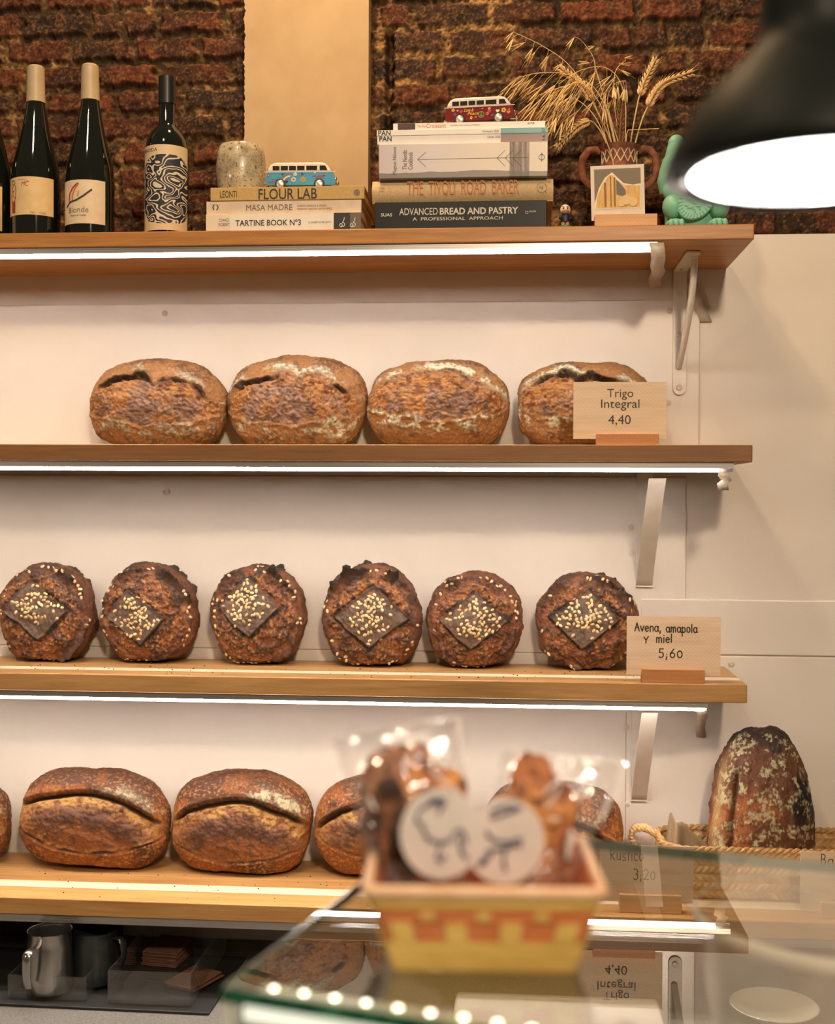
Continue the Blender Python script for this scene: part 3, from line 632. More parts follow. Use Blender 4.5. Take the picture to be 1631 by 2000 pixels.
# ------------------------------------------------------------------ cup, toy vans
Yc = -.175; c = W(471, 320, Yc); k = (W(571, 320, Yc)[0]-c[0])/100; hz = W(471, 287, Yc)[2]-zFL
t = thing('ceramic_cup', 'speckled grey stoneware cup beside the blue van', 'cup', (c[0], Yc, zFL+.0003))
def cupmat():
    q = NT('speckled_glaze'); q.set(Roughness=.28, Coat_Weight=.4); v = q.coord(); n = q.noise(v, 22, 4); n2 = q.noise(v, 260, 3, .6); n3 = q.noise(v, 90, 4, .7)
    cc = q.ramp(n, [(.35, lin(142, 132, 108)), (.5, lin(182, 168, 138)), (.68, lin(216, 202, 172))]); cc = q.mix(q.ramp(n2, [(.56, (0, 0, 0)), (.64, (.85,)*3)]), cc, lin(74, 60, 44)); cc = q.mix(q.ramp(n3, [(.6, (0, 0, 0)), (.7, (.5,)*3)]), cc, lin(230, 216, 184))
    q.L(cc, q.b.inputs['Base Color']); q.bump(n2, .3, .0008); return q.m
M().lathe([(0, 0), (32*k, 0), (39*k, .004), (45*k, hz*.25), (47.5*k, hz*.5), (47.5*k, hz*.66), (45.5*k, hz*.86), (42*k, hz*.97), (40*k, hz), (38*k, hz*.97), (42*k, hz*.7), (40*k, .012), (0, .008)], n=48, sy=.97).build('cup_body', cupmat(), t, smooth=True, recalc=False)

tyre = pm('toy_tyre', (.02, .02, .02), .6); hubm = pm('toy_hub', lin(214, 206, 192), .3, metal=.5); paneg = pm('toy_window', lin(52, 44, 38), .15, spec=.6); chrome = pm('toy_chrome', (.6, .58, .55), .2, metal=1)
whitep = pm('van_white', lin(236, 226, 212), .25, coat=.4)
def toy_van(label, loc, rz, L_, paint, decals, ry=0):
    t = thing('toy_van', label, 'toy van', loc, rz, 'toy vans on the book stacks', ry=ry); k = L_/.128; w = .050*k
    S = lambda pts: [(a*k, b*k) for a, b in pts]
    lowp = S([(.001, .009), (.0005, .018), (.003, .030), (.005, .0315), (.121, .0315), (.124, .027), (.127, .018), (.128, .010), (.124, .0075), (.004, .0075)])
    upp = S([(.003, .0315), (.0055, .039), (.010, .0455), (.018, .0492), (.100, .0492), (.109, .0475), (.114, .042), (.1215, .0315)])
    M().prism(lowp, 0, w).build('lower_body', paint, t, bevel=.0035*k, seg=3)
    M().prism(upp, .0012*k, w-.0012*k).build('roof', whitep, t, bevel=.0035*k, seg=3)
    for a, b in ((.014, .0265), (.0285, .0415), (.0435, .056), (.058, .0715), (.0745, .0905) if 0 else (.0745, .094)):
        for y in (.0008*k, w-.0012*k): M().box(a*k, b*k, y-.0001, y+.0006*k, .0345*k, .0425*k).build('side_window', paneg, t, bevel=.0006*k)
    o = M()
    for y0, y1 in ((.006, .0235), (.0265, .044)): o.add([(.1215*k, y0*k, .034*k), (.1215*k, y1*k, .034*k), (.1158*k, y1*k, .0425*k), (.1158*k, y0*k, .0425*k)], [(0, 1, 2, 3)])
    ws = o.build('windscreen', paneg, t)
    M().add([(.0986*k, -.0002+.0008*k, .0345*k), (.1125*k, -.0002+.0008*k, .0345*k), (.1085*k, -.0002+.0008*k, .0425*k), (.0986*k, -.0002+.0008*k, .0425*k)], [(0, 1, 2, 3)]).build('side_window', paneg, t)
    M().box(.003*k, .0035*k, .01*k, .04*k, .034*k, .041*k).build('rear_window', paneg, t)
    for x in (.028, .098):
        for y0, y1, sgn in ((-.0012, .008, -1), (.042, .0512, 1)):
            pr = [(0, 0), (.0088, 0), (.0098, .0015), (.0098, .0078), (.0088, .0092), (0, .0092)]
            m = M().lathe([(a*k, b*k) for a, b in pr], n=28); m.v = [(x*k+a, y0*k+c_, .0098*k+b) for a, b, c_ in m.v]; wh = m.build('wheel', tyre, t, smooth=True)
            m = M().lathe([(0, 0), (.0068*k, 0), (.006*k, .0006*k), (.003*k, .001*k), (0, .0016*k)], n=24); yy = y0 if sgn < 0 else y1
            m.v = [(x*k+a, yy*k+sgn*c_, .0098*k+b) for a, b, c_ in m.v]; m.build('hubcap', hubm, wh, smooth=True)
    M().box(.118*k, .1305*k, .001*k, w-.001*k, .006*k, .0105*k).build('front_bumper', chrome, t, bevel=.002*k)
    M().box(-.002*k, .006*k, .001*k, w-.001*k, .006*k, .0105*k).build('rear_bumper', chrome, t, bevel=.002*k)
    for y in (.009, .041): M().ell((.1265*k, y*k, .020*k), (.0025*k, .0042*k, .0042*k)).build('headlight', chrome, t, smooth=True)
    M().box(.0, .1275*k, -.0004*k, .0003*k, .0306*k, .0318*k).build('trim_line', whitep, t)
    decals(t, k); return t
def flower(m, c, cx, cz, r, n=6):
    for i in range(n): a = 2*pi*i/n; m.disc(cx+.6*r*cos(a), cz+.6*r*sin(a), r*.38, -.0006, 8)
dm = {n: pm('decal_'+n, lin(*c_), .4) for n, c_ in dict(white=(236, 228, 210), yellow=(226, 186, 70), red=(176, 52, 52), pink=(210, 110, 130), orange=(216, 128, 56), navy=(40, 44, 90), green=(110, 160, 80), violet=(120, 80, 150), dark=(40, 60, 70)).items()}
def heart(cx, cz, r): return [(cx+r*sin(R(a))**3, cz+r*(13*cos(R(a))-5*cos(R(2*a))-2*cos(R(3*a))-cos(R(4*a)))/16) for a in range(0, 360, 20)]
def blue_decals(t, k):
    y = -.0007
    def fl(cx, cz, r, col, mid, n=6):
        m = M(); flower(m, 0, cx*k, cz*k, r*k, n); o = m.build('flower_decal', dm[col], t, recalc=False); m = M().disc(cx*k, cz*k, r*.35*k, y-.0003, 10); m.build('flower_centre', dm[mid], o, recalc=False)
    fl(.055, .027, .0035, 'white', 'yellow', 7); fl(.052, .0178, .0045, 'white', 'red', 8); fl(.069, .0178, .0048, 'yellow', 'orange', 9); fl(.0068, .0245, .0026, 'red', 'white'); fl(.0395, .0138, .0028, 'navy', 'dark'); fl(.0905, .0295, .0018, 'white', 'yellow', 5); fl(.0675, .0275, .003, 'navy', 'red', 3); fl(.0325, .0275, .0022, 'dark', 'navy', 4)
    for r_, cn in ((.0165, 'red'), (.0148, 'yellow'), (.0132, 'white')):
        m = M(); m.ribbon([(.046*k+r_*k*cos(R(a)), .010*k+r_*k*sin(R(a))) for a in range(92, 176, 8)], .0018*k, y); m.build('rainbow_decal', dm[cn], t, recalc=False)
    text('decal_lettering', 'PEACE', t, .006*k, .018*k, .0118*k, .0152*k, y, dm['red'], .02)
    text('decal_lettering', 'LOVE', t, .0905*k, .104*k, .0195*k, .0238*k, y, dm['red'], .02)
    m = M(); m.ribbon([(.085*k, .0235*k), (.107*k, .0245*k)], .0012*k, y); m.add([(.105*k, y, .0222*k), (.110*k, y, .0246*k), (.105*k, y, .0268*k)], [(0, 1, 2)]); m.build('arrow_decal', dm['red'], t, recalc=False)
    m = M().box(.0125*k, .023*k, y, y+.0003, .0185*k, .0262*k); m.build('hatch_decal', pm('van_hatch', lin(88, 158, 186), .3), t); 
def red_decals(t, k):
    y = -.0007
    text('decal_lettering', 'Love &', t, .036*k, .053*k, .0225*k, .0285*k, y, dm['yellow'], .01, 0, None, .3); text('decal_lettering', 'Peace', t, .042*k, .062*k, .0165*k, .022*k, y, dm['yellow'], .01, 0, None, .3)
    m = M(); cx, cz, r_ = .067*k, .0165*k, .0052*k; m.ribbon(arc_px(cx, cz, r_), .0013*k, y); m.ribbon([(cx, cz-r_), (cx, cz+r_)], .0011*k, y); m.ribbon([(cx-r_*.7, cz-r_*.7), (cx, cz), (cx+r_*.7, cz-r_*.7)], .0011*k, y); m.build('peace_decal', dm['green'], t, recalc=False)
    for cx, cz, r_, cn in ((.016, .0265, .0032, 'yellow'), (.0195, .019, .003, 'violet'), (.0815, .0265, .0028, 'yellow'), (.078, .0175, .003, 'orange'), (.087, .0145, .0028, 'violet'), (.1075, .0225, .0048, 'yellow'), (.0965, .0115, .0026, 'pink'), (.049, .0115, .0028, 'yellow'), (.057, .0125, .0022, 'pink'), (.117, .0235, .002, 'orange'), (.024, .0255, .0016, 'white'), (.069, .027, .0018, 'orange')):
        m = M(); flower(m, 0, cx*k, cz*k, r_*k, 5); m.build('flower_decal', dm[cn], t, recalc=False)
    for cx, cz, cn in ((.0965, .0215, 'white'), (.116, .0185, 'orange'), (.0815, .0215, 'red'), (.0305, .0235, 'red')): M().flat(heart(cx*k, cz*k, .0036*k), y).build('heart_decal', dm[cn], t, recalc=False)
yv = -.245; p = W(517, 362, yv); L_ = W(657, 362, yv)[0]-p[0]
toy_van('blue and white toy van with flower stickers, next to the stoneware cup', (p[0], yv, zFL+.0006), 0.03, L_*.99, pm('van_blue', lin(70, 150, 190), .25, lin(84, 162, 198), 20, coat=.5), blue_decals)
p = W(868, 236, yv); L_ = W(1007, 236, yv)[0]-p[0]
toy_van('dark red and white toy van with hearts and a peace sign, on the right stack', (p[0], yv, zCR+.0006), -.10, L_, pm('van_red', lin(110, 22, 28), .25, lin(120, 26, 30), 20, coat=.5), red_decals)

# ------------------------------------------------------------------ vase with dried wheat and oats
VY = -.135; vc = W(1209, 360, VY); kv = (W(1309, 360, VY)[0]-vc[0])/100; vz = lambda y: W(1209, y, VY)[2]-T1
clay = pm('terracotta', lin(150, 92, 62), .8, lin(110, 64, 44), 60, bump=.35, bdist=.0012); clayp = pm('vase_paint', lin(226, 200, 168), .7)
vt = thing('two_handled_vase', 'small terracotta vase with two loop handles behind the instant photo', 'vase', (vc[0], VY, T1+.0003))
VP = [(0, .003), (30, 0), (34, .004), (44, vz(400)), (49, vz(375)), (46, vz(352)), (38, vz(332)), (33, vz(318)), (35, vz(302)), (40, vz(292)), (42, vz(288.5)), (39, vz(288.5)), (34, vz(295)), (31, vz(318)), (20, vz(330)), (0, vz(332))]
M().lathe([(r_*kv if i else 0, z_) for i, (r_, z_) in enumerate(VP)], n=48).build('vase_body', clay, vt, smooth=True, recalc=False)
for sg in (-1, 1):
    pts = [(sg*36*kv, 0, vz(297)), (sg*46*kv, 0, vz(292)), (sg*60*kv, 0, vz(294)), (sg*71*kv, 0, vz(308)), (sg*74*kv, 0, vz(330)), (sg*70*kv, 0, vz(348)), (sg*58*kv, 0, vz(362)), (sg*46*kv, 0, vz(368))]
    q = []
    for i in range(len(pts)-1):
        for j in range(5): a = j/5; q.append(tuple(np.array(pts[i])*(1-a)+np.array(pts[i+1])*a))
    M().tube(q+[pts[-1]], .0062, 12, 1.1).build('handle', clay, vt, smooth=True)
m = M()
for i in range(10):
    a = -pi/2+(i-4.5)*.42
    for s_ in (-1, 1):
        pts = []
        for j in range(7):
            f_ = j/6; z_ = vz(296)+(vz(324)-vz(296))*f_; rr = (34.5-1.3*sin(pi*f_))*kv*1.0+.0009+(.0006 if f_ < .2 else 0); aa = a+s_*.21*(f_-.5)*2
            pts.append((rr*cos(aa), rr*sin(aa), z_))
        m.tube(pts, .0011, 5)
m.build('painted_lattice', clayp, vt)
straw = pm('wheat_straw', lin(232, 198, 140), .6, lin(206, 168, 108), 90); grainm = pm('wheat_grain', lin(240, 206, 150), .6, lin(214, 172, 112), 120); oatm = pm('oat_straw', lin(242, 212, 154), .6, lin(214, 178, 116), 80); rust = pm('rust_straw', lin(150, 104, 60), .7, lin(120, 80, 46), 80)
def cat_rom(P, n=8):
    P = [np.array(p, float) for p in P]; o = []
    for i in range(len(P)-1):
        a, b, c_, d = P[max(i-1, 0)], P[i], P[i+1], P[min(i+2, len(P)-1)]
        for j in range(n):
            s_ = j/n; o.append(.5*((2*b)+(c_-a)*s_+(2*a-5*b+4*c_-d)*s_*s_+(3*b-a-3*c_+d)*s_**3))
    return o+[P[-1]]
def path(px, y0, y1):
    n = len(px); return cat_rom([W(a, b, y0+(y1-y0)*i/(n-1)) for i, (a, b) in enumerate(px)])
def lens(m, p, d, ln, w, th=.6):
    d = Vector(d).normalized(); q = d.to_track_quat('X', 'Z').to_matrix(); c_ = Vector(p)+d*ln/2
    m.ell(c_, (ln/2, w, w*th), 8, 6, q @ Matrix(((0, 0, 1), (0, 1, 0), (1, 0, 0))) if 0 else q)
def wheat(label, stem, ear, y0, y1, mat=grainm, seed=0, awn=.012):
    rr = random.Random(seed); S_ = path(stem+ear[:1], y0, y0+(y1-y0)*.5); E_ = path(ear, y0+(y1-y0)*.5, y1); o0 = np.array(S_[0])
    t = thing('wheat_stalk', label, 'wheat stalk', o0, group='dried wheat in the vase')
    M().tube([p-o0 for p in S_+E_[1:-3]], .0013, 6).build('stem', straw, t, smooth=True)
    m = M(); L_ = sum(np.linalg.norm(E_[i+1]-E_[i]) for i in range(len(E_)-1)); n = max(6, int(L_/.0062)); aw = M()
    for i in range(n):
        f_ = i/(n-1)*(len(E_)-1.01); j = int(f_); a = f_-j; p = E_[j]*(1-a)+E_[j+1]*a-o0; d = E_[min(j+1, len(E_)-1)]-E_[j]; d = d/np.linalg.norm(d)
        side = np.cross(d, [0, 1, 0]); side /= np.linalg.norm(side); tp = 1-.35*i/n
        for s_, ov in ((1, 0), (-1, 0), (.1, -1)):
            dd = d+side*s_*.5+np.array([0, ov*.45, 0])+np.array([rr.uniform(-.08, .08) for _ in range(3)])
            st = p+side*s_*.0022+np.array([0, ov*.0025, 0]); lens(m, st, dd, .0125*tp, .0027*tp, .85)
            dn = dd/np.linalg.norm(dd); e = st+dn*.0115*tp; aw.tube([e, e+dn*awn*rr.uniform(.3, 1)+d*.004], [.00035, .0001], 4)
    m.build('ear', mat, t, smooth=True, recalc=False); aw.build('awns', straw, t, recalc=False); return t
wheat('wheat stalk with bent ear pointing right, highest on the lamp side', [(1236, 330), (1240, 285), (1252, 240), (1262, 215)], [(1266, 208), (1282, 178), (1306, 158), (1348, 143)], VY-.01, VY-.03, seed=1)
wheat('straight upright wheat ear between the two highest stems', [(1229, 330), (1231, 285), (1240, 230), (1247, 195)], [(1250, 186), (1258, 162), (1270, 138), (1279, 120)], VY, VY+.01, seed=2)
wheat('wheat ear bent back to the left in the middle of the bunch', [(1206, 330), (1196, 285), (1178, 240), (1160, 205)], [(1157, 196), (1143, 172), (1122, 154), (1099, 136)], VY-.005, VY-.03, seed=3)
wheat('drooping wheat ear hanging over the left vase handle', [(1196, 330), (1187, 288), (1174, 258), (1160, 240)], [(1152, 236), (1130, 246), (1110, 264), (1091, 284)], VY-.015, VY-.04, seed=4)
wheat('short brown seed head standing upright in the vase mouth', [(1209, 330), (1208, 300)], [(1208, 288), (1211, 262), (1213, 232), (1215, 207)], VY-.01, VY-.012, rust, 5, .008)
def oat(label, stem, y0, y1, first, drop, seed, n=9, ln=(.030, .046)):
    """wild oat: thin arching stem, slender paired glumes hanging from fine threads"""
    rr = random.Random(seed); S_ = path(stem, y0, y1); o0 = np.array(S_[0]); t = thing('oat_stalk', label, 'oat stalk', o0, group='dried wild oats in the vase')
    M().tube([p-o0 for p in S_], [.0011*(1-.6*i/len(S_)) for i in range(len(S_))], 6).build('stem', oatm, t, smooth=True)
    m = M(); th = M(); K = int(first*len(S_))
    for i in range(n):
        j = min(K+int((len(S_)-1-K)*i/(n-1)), len(S_)-1); p = S_[j]-o0; s_ = rr.uniform(.35, 1)
        dx, dz = drop; off = np.array([dx*s_+rr.uniform(-.012, .012), rr.uniform(-.012, .004), dz*s_+rr.uniform(-.008, .008)])
        e = p+off; th.tube([p, p+off*.5+np.array([0, 0, .003]), e], [.00035, .0003, .0003], 4)
        dd = np.array([dx*1.4+rr.uniform(-.012, .012), rr.uniform(-.01, .01), dz-.012+rr.uniform(-.01, .01)]); dd /= np.linalg.norm(dd)
        q = np.cross(dd, [0, 1, 0]); q /= np.linalg.norm(q); L_ = rr.uniform(*ln)
        lens(m, e, dd+q*.13, L_, .0021, .5); lens(m, e, dd-q*.13, L_*.92, .0021, .5); th.tube([e+dd*L_*.5, e+dd*L_*1.45], [.0003, .00008], 4)
    m.build('seed_glumes', oatm, t, smooth=True, recalc=False); th.build('threads', oatm, t, recalc=False); return t
oat('longest wild oat stem reaching up to the far upper left', [(1200, 330), (1188, 285), (1160, 200), (1112, 128), (1060, 90), (1004, 63)], VY, VY-.02, .55, (-.012, -.010), 11, 10, (.022, .034))
oat('wild oat spray arching left above the red van', [(1205, 330), (1195, 280), (1170, 200), (1120, 150), (1060, 142), (1010, 152)], VY-.02, VY-.05, .52, (-.030, -.030), 12, 14)
oat('second arching wild oat spray hanging left over the book stack', [(1210, 330), (1203, 285), (1186, 215), (1150, 162), (1105, 168), (1062, 182)], VY-.025, VY-.055, .5, (-.026, -.036), 13, 14)
oat('wild oat stem curling over from the right and back to the left', [(1225, 330), (1222, 270), (1221, 195), (1204, 148), (1172, 130), (1128, 140), (1092, 164)], VY-.01, VY-.04, .5, (-.014, -.022), 14, 10)
oat('low wild oat spray hanging down beside the book stack', [(1200, 330), (1190, 290), (1160, 225), (1120, 192), (1092, 205), (1078, 230)], VY-.03, VY-.06, .55, (-.016, -.032), 15, 11)
oat('short wild oat tuft bending right in the centre of the bunch', [(1214, 330), (1208, 280), (1190, 220), (1188, 185), (1204, 162), (1222, 158)], VY-.015, VY-.03, .5, (-.004, -.020), 16, 10, (.022, .036))
oat('thin oat stem with single seeds at the top centre', [(1206, 330), (1200, 280), (1180, 190), (1165, 140), (1158, 110), (1140, 84)], VY+.01, VY+.02, .6, (-.010, .004), 17, 4, (.018, .028))
oat('thin oat stem with one seed near the bare mortar patch', [(1214, 330), (1210, 280), (1200, 200), (1200, 150), (1208, 130), (1222, 118)], VY+.01, VY+.02, .7, (.008, .006), 18, 3, (.018, .026))
P_ = [W(1226, 258, VY-.02), W(1226, 254, VY-.02), W(1287, 251, VY-.02)]
tag(M().tube([W(1222, 330, VY-.018), W(1222, 290, VY-.018), W(1224, 262, VY-.019), W(1227, 254, VY-.02), W(1250, 253, VY-.02), W(1287, 251, VY-.02)], .0008, 6).build('dry_straw', straw, smooth=True), 'single bare straw broken at a right angle above the vase mouth', 'straw')

# ------------------------------------------------------------------ instant photo, figurine, lucky cat
lwood = wood('beech_block', lin(222, 176, 122), lin(200, 150, 96), .5, scale=2)
PY = -.232
bl = W(1162, 437, PY-.012); x1 = W(1284, 437, PY-.012)[0]; zt = W(1220, 418, PY-.012)[2]
t = thing('photo_stand', 'small light wood block holding the instant photo', 'stand', (bl[0], PY, T1+.0003))
h_ = zt-T1; w_ = x1-bl[0]
M().box(0, w_, -.012, -.0012, 0, h_).box(0, w_, .0012, .014, 0, h_).box(0, w_, -.002, .002, 0, h_*.45).build('slotted_block', lwood, t, bevel=.0006)
pc = W(1206, 378, PY); kp = (W(1306, 378, PY)[0]-pc[0])/100
t = thing('instant_photo', 'square instant photo of a pale arched building in a white frame', 'photo', (pc[0], PY, pc[2]), rx=0, ry=-.028)
M().box(-52*kp, 53*kp, -.0007, 0, -52*kp, 56*kp).build('photo_card', pm('photo_paper', lin(226, 214, 196), .6), t)
y = -.0009; q = lambda *P: [((a-1206)*kp, (378-b)*kp) for a, b in P]
im = M().flat(q((1161, 408), (1252, 408), (1252, 329), (1161, 329)), y).build('picture', pm('photo_sky', lin(126, 112, 92), .6), t, recalc=False)
M().flat(q((1161, 408), (1161, 396), (1170, 366), (1182, 346), (1196, 336), (1206, 346), (1218, 358), (1236, 362), (1252, 360), (1252, 408)), y-.0003).build('picture_snow', pm('photo_white', lin(240, 226, 196), .6), im, recalc=False)
M().flat(q((1163, 406), (1165, 388), (1176, 360), (1190, 342), (1197, 341), (1206, 352), (1218, 362), (1250, 364), (1250, 406)), y-.0006).build('picture_building', pm('photo_gold', lin(206, 160, 84), .6, lin(226, 190, 124), 260, stretch=(1, 1, .12)), im, recalc=False)
for a, b, c_, d in ((1180, 356, 1184, 404), (1192, 344, 1194, 404), (1199, 346, 1202, 404)): M().flat(q((a, d), (c_, d), (c_, b), (a, b)), y-.0009).build('picture_stripe', pm('photo_brown', lin(140, 94, 40), .6), im, recalc=False)  # dark stripes printed in the picture
M().flat(q((1204, 380), (1204, 352), (1208, 354), (1222, 372), (1222, 386)), y-.0009).build('picture_window', pm('photo_grey', lin(110, 104, 92), .6), im, recalc=False)
for a, b, r_ in ((1222, 392, 10), (1236, 396, 9), (1213, 398, 7)): M().flat([((a-1206)*kp+r_*kp*cos(R(i)), (378-b)*kp+r_*kp*sin(R(i))) for i in range(0, 360, 30)], y-.0011-.0001*r_).build('picture_tree', pm('photo_pale', lin(228, 196, 134), .6), im, recalc=False)

fy_ = -.262; p = W(1104, 440, fy_); kf = (W(1204, 420, fy_)[0]-W(1104, 420, fy_)[0])/100; zf = lambda b: W(1104, b, fy_)[2]-T1
t = thing('toy_figurine', 'tiny bald toy figurine in dark blue on a green base', 'figurine', (p[0], fy_, T1+.0003))
M().lathe([(0, 0), (13*kf, 0), (13*kf, .0022), (0, .0026)], n=24).build('base', pm('figure_green', lin(60, 130, 80), .4), t, smooth=True)
for s_ in (-1, 1): M().lathe([(0, .002), (4*kf, .002), (4*kf, zf(431)), (0, zf(430))], (s_*4.2*kf, 0, 0), 12).build('leg', pm('figure_skin', lin(190, 140, 104), .5), t, smooth=True)
M().lathe([(0, zf(434)), (9*kf, zf(434)), (9.5*kf, zf(428)), (8.5*kf, zf(420)), (4*kf, zf(418)), (0, zf(417))], n=20, sy=.8).build('body', pm('figure_navy', lin(28, 34, 62), .5), t, smooth=True)
for s_ in (-1, 1): M().tube([(s_*8*kf, -.001, zf(421)), (s_*10.5*kf, -.004, zf(427)), (s_*7*kf, -.009, zf(429))], 2.5*kf, 8).build('arm', pm('figure_navy', (0, 0, 0)), t, smooth=True)
hd = M().ell((0, -.001, zf(410.5)), (10.5*kf, 9.5*kf, 10.5*kf)).build('head', pm('figure_pale', lin(228, 206, 178), .45), t, smooth=True)
for s_ in (-1, 1):
    M().ell((s_*4*kf, -.001-9.0*kf, zf(409.5)), (1.5*kf, .8*kf, 1.7*kf), 8, 6).build('eye', ink, hd, smooth=True)
    M().box(s_*4.2*kf-2.2*kf, s_*4.2*kf+2.2*kf, -.001-9.4*kf, -.001-8.2*kf, zf(406.8), zf(405.8)).build('eyebrow', ink, hd)
M().ell((0, -.002-6.5*kf, zf(416)), (7*kf, 3.6*kf, 4.5*kf), 12, 8).build('beard', pm('figure_brown', lin(150, 100, 70), .6), hd, smooth=True)

cy = -.17; cc = W(1351, 400, cy); kc = (W(1451, 400, cy)[0]-cc[0])/100; zc = lambda b: W(1351, b, cy)[2]-T1; xc = lambda a: (a-1351)*kc
teal = pm('teal_vinyl', lin(134, 198, 172), .5, lin(128, 192, 166), 8)
t = thing('lucky_cat', 'turquoise lucky cat figurine partly hidden by the black lamp', 'cat figurine', (cc[0], cy, T1+.0003))
M().lathe([(0, .001), (44*kc, .001), (52*kc, .012), (53*kc, zc(405)), (48*kc, zc(380)), (40*kc, zc(358)), (30*kc, zc(345)), (0, zc(340))], n=40, sy=.85).build('body', teal, t, smooth=True)
hd = M().ell((0, -.006, zc(318)), (46*kc, 40*kc, 38*kc), 32, 20).build('head', teal, t, smooth=True)
for s_ in (-1, 1): M().lathe([(15*kc, 0), (11*kc, 12*kc), (4*kc, 22*kc), (0, 24*kc)], (s_*28*kc, -.004, zc(292)), 16, sy=.6).build('ear', teal, hd, smooth=True)
M().ell((0, -.006-40*kc, zc(324)), (5*kc, 4*kc, 3.5*kc), 10, 8).build('nose', teal, hd, smooth=True)
M().tube(cat_rom([(xc(1305), -.012, zc(378)), (xc(1300), -.016, zc(350)), (xc(1310), -.016, zc(315)), (xc(1317), -.016, zc(288))]), [19*kc]*8+[17*kc]*8+[15.5*kc]*8+[15*kc], 16).build('raised_arm', teal, t, smooth=True)
M().ell((xc(1317.5), -.017, zc(286)), (16*kc, 14*kc, 18*kc), 20, 14).build('raised_paw', teal, t, smooth=True)
M().ell((xc(1318), -.030, zc(382)), (29*kc, 22*kc, 22*kc), 24, 14).build('resting_arm', teal, t, smooth=True)
for i in range(3): M().ell((xc(1336+i*7), -.048, zc(388-i*3)), (6*kc, 7*kc, 12*kc), 10, 8).build('finger', teal, t, smooth=True)
for a in (1310, 1398): M().ell((xc(a), -.032, zc(412)), (21*kc, 26*kc, 25*kc), 24, 14).build('thigh', teal, t, smooth=True)
for a in (1311, 1393):
    ft = M().ell((xc(a), -.052, .0105), (20*kc, 26*kc, .0105), 24, 14).build('foot', teal, t, smooth=True)
    for i in range(3): M().ell((xc(a-10+i*10), -.052-24*kc, .009), (5.5*kc, 6*kc, .008), 10, 8).build('toe', teal, ft, smooth=True)
co = M()
co.prism([(xc(1352)+32*kc*cos(R(a))*1.08*cos(-.6)-43*kc*sin(R(a))*sin(-.6), zc(403)+32*kc*cos(R(a))*sin(-.6)+43*kc*sin(R(a))*cos(-.6)) for a in range(0, 360, 10)], -.052, -.036)
plq = co.build('belly_coin', teal, t, bevel=.002)
m = M(); rr = random.Random(3)
for i in range(30):
    a = 2*pi*i/30; f_ = lambda r_: (xc(1352)+r_*(32*1.08*kc*cos(a)*cos(-.6)-43*kc*sin(a)*sin(-.6)), -.0525, zc(403)+r_*(32*kc*cos(a)*sin(-.6)+43*kc*sin(a)*cos(-.6)))
    m.tube([f_(.74), f_(.93)], .0013, 6)
for j in range(5):
    for i in range(6):
        u_, v_ = (i-2.5)*.2, (j-2)*.24
        if u_*u_+v_*v_ > .42: continue
        f_ = lambda a, b: (xc(1352)+32*kc*a*cos(-.6)-43*kc*b*sin(-.6), -.0525, zc(403)+32*kc*a*sin(-.6)+43*kc*b*cos(-.6))
        m.tube([f_(u_-.09, v_+rr.uniform(-.08, .08)), f_(u_+rr.uniform(-.03, .05), v_+rr.uniform(-.1, .1)), f_(u_+.09, v_+rr.uniform(-.08, .08))], .0013, 6)
m.build('embossed_lettering', teal, plq, smooth=True)

# ------------------------------------------------------------------ price cards
cardw = wood('card_veneer', lin(232, 206, 176), lin(212, 184, 150), .55, scale=1.6); blockw = wood('block_cherry', lin(200, 142, 92), lin(172, 112, 66), .45, scale=1.3); blockl = wood('block_pine', lin(226, 186, 136), lin(204, 160, 110), .5, scale=1.3)
def price_card(label, quad, blk_, Y, zs, bmat):
    xl, xr = quad[0][0]/2+quad[3][0]/2, quad[1][0]/2+quad[2][0]/2; yt = (quad[0][1]+quad[1][1])/2; yb = (quad[2][1]+quad[3][1])/2; xm = (xl+xr)/2
    c0 = W(xl, (yt+yb)/2, Y); w = W(xr, (yt+yb)/2, Y)[0]-c0[0]; zt, zb_ = W(xm, yt, Y)[2]-zs, W(xm, yb, Y)[2]-zs
    t = thing('price_card', label, 'price card', (c0[0], Y, zs+.0003), group='wooden price cards on the shelves')
    o = M().box(0, w, -.0008, .0008, max(zb_, .003), zt).build('card', cardw, t)
    bx0, bx1 = W(blk_[0], blk_[2], Y-.01)[0]-c0[0], W(blk_[1], blk_[2], Y-.01)[0]-c0[0]; bh = W(xm, blk_[2], Y-.01)[2]-zs
    M().box(bx0, bx1, -.010, -.001, 0, bh).box(bx0, bx1, .001, .012, 0, bh).box(bx0, bx1, -.0015, .0015, 0, .003).build('slotted_block', bmat, t, bevel=.0007)
    X = lambda px, py: W(px, py, Y)[0]-c0[0]; Z = lambda px, py: W(px, py, Y)[2]-zs
    return o, X, Z
o, X, Z = price_card('price card reading Trigo Integral 4,40 in front of a loaf', [(1119, 745), (1300, 748), (1303, 858), (1121, 857)], (1165, 1287, 847.5), -.25, T2, blockw)
lk = pm('card_print', lin(58, 44, 32), .6)
for s_, a, b, c_, d in (('Trigo', 1186, 1237, 760, 781.5), ('Integral', 1174, 1249, 780.5, 802.5), ('4,40', 1188, 1232, 811, 832)):
    text('card_lettering', s_, o, X(a, c_), X(b, c_), Z(1210, d), Z(1210, c_), -.0012, lk, .001)
o, X, Z = price_card('price card hand-lettered Avena, amapola y miel beside the last round loaf', [(1224, 1202), (1406, 1207), (1409, 1322), (1224, 1316)], (1254, 1377, 1308.5), F3+.016, T3, blockw)
lw_ = .0021
hand('card_lettering', 'Avena,', o, X(1240, 1230), X(1292, 1230), Z(1262, 1233), Z(1262, 1223), -.0012, lw_, lk); hand('card_lettering', 'amapola', o, X(1301, 1230), X(1362, 1230), Z(1330, 1235), Z(1330, 1225), -.0012, lw_, lk)
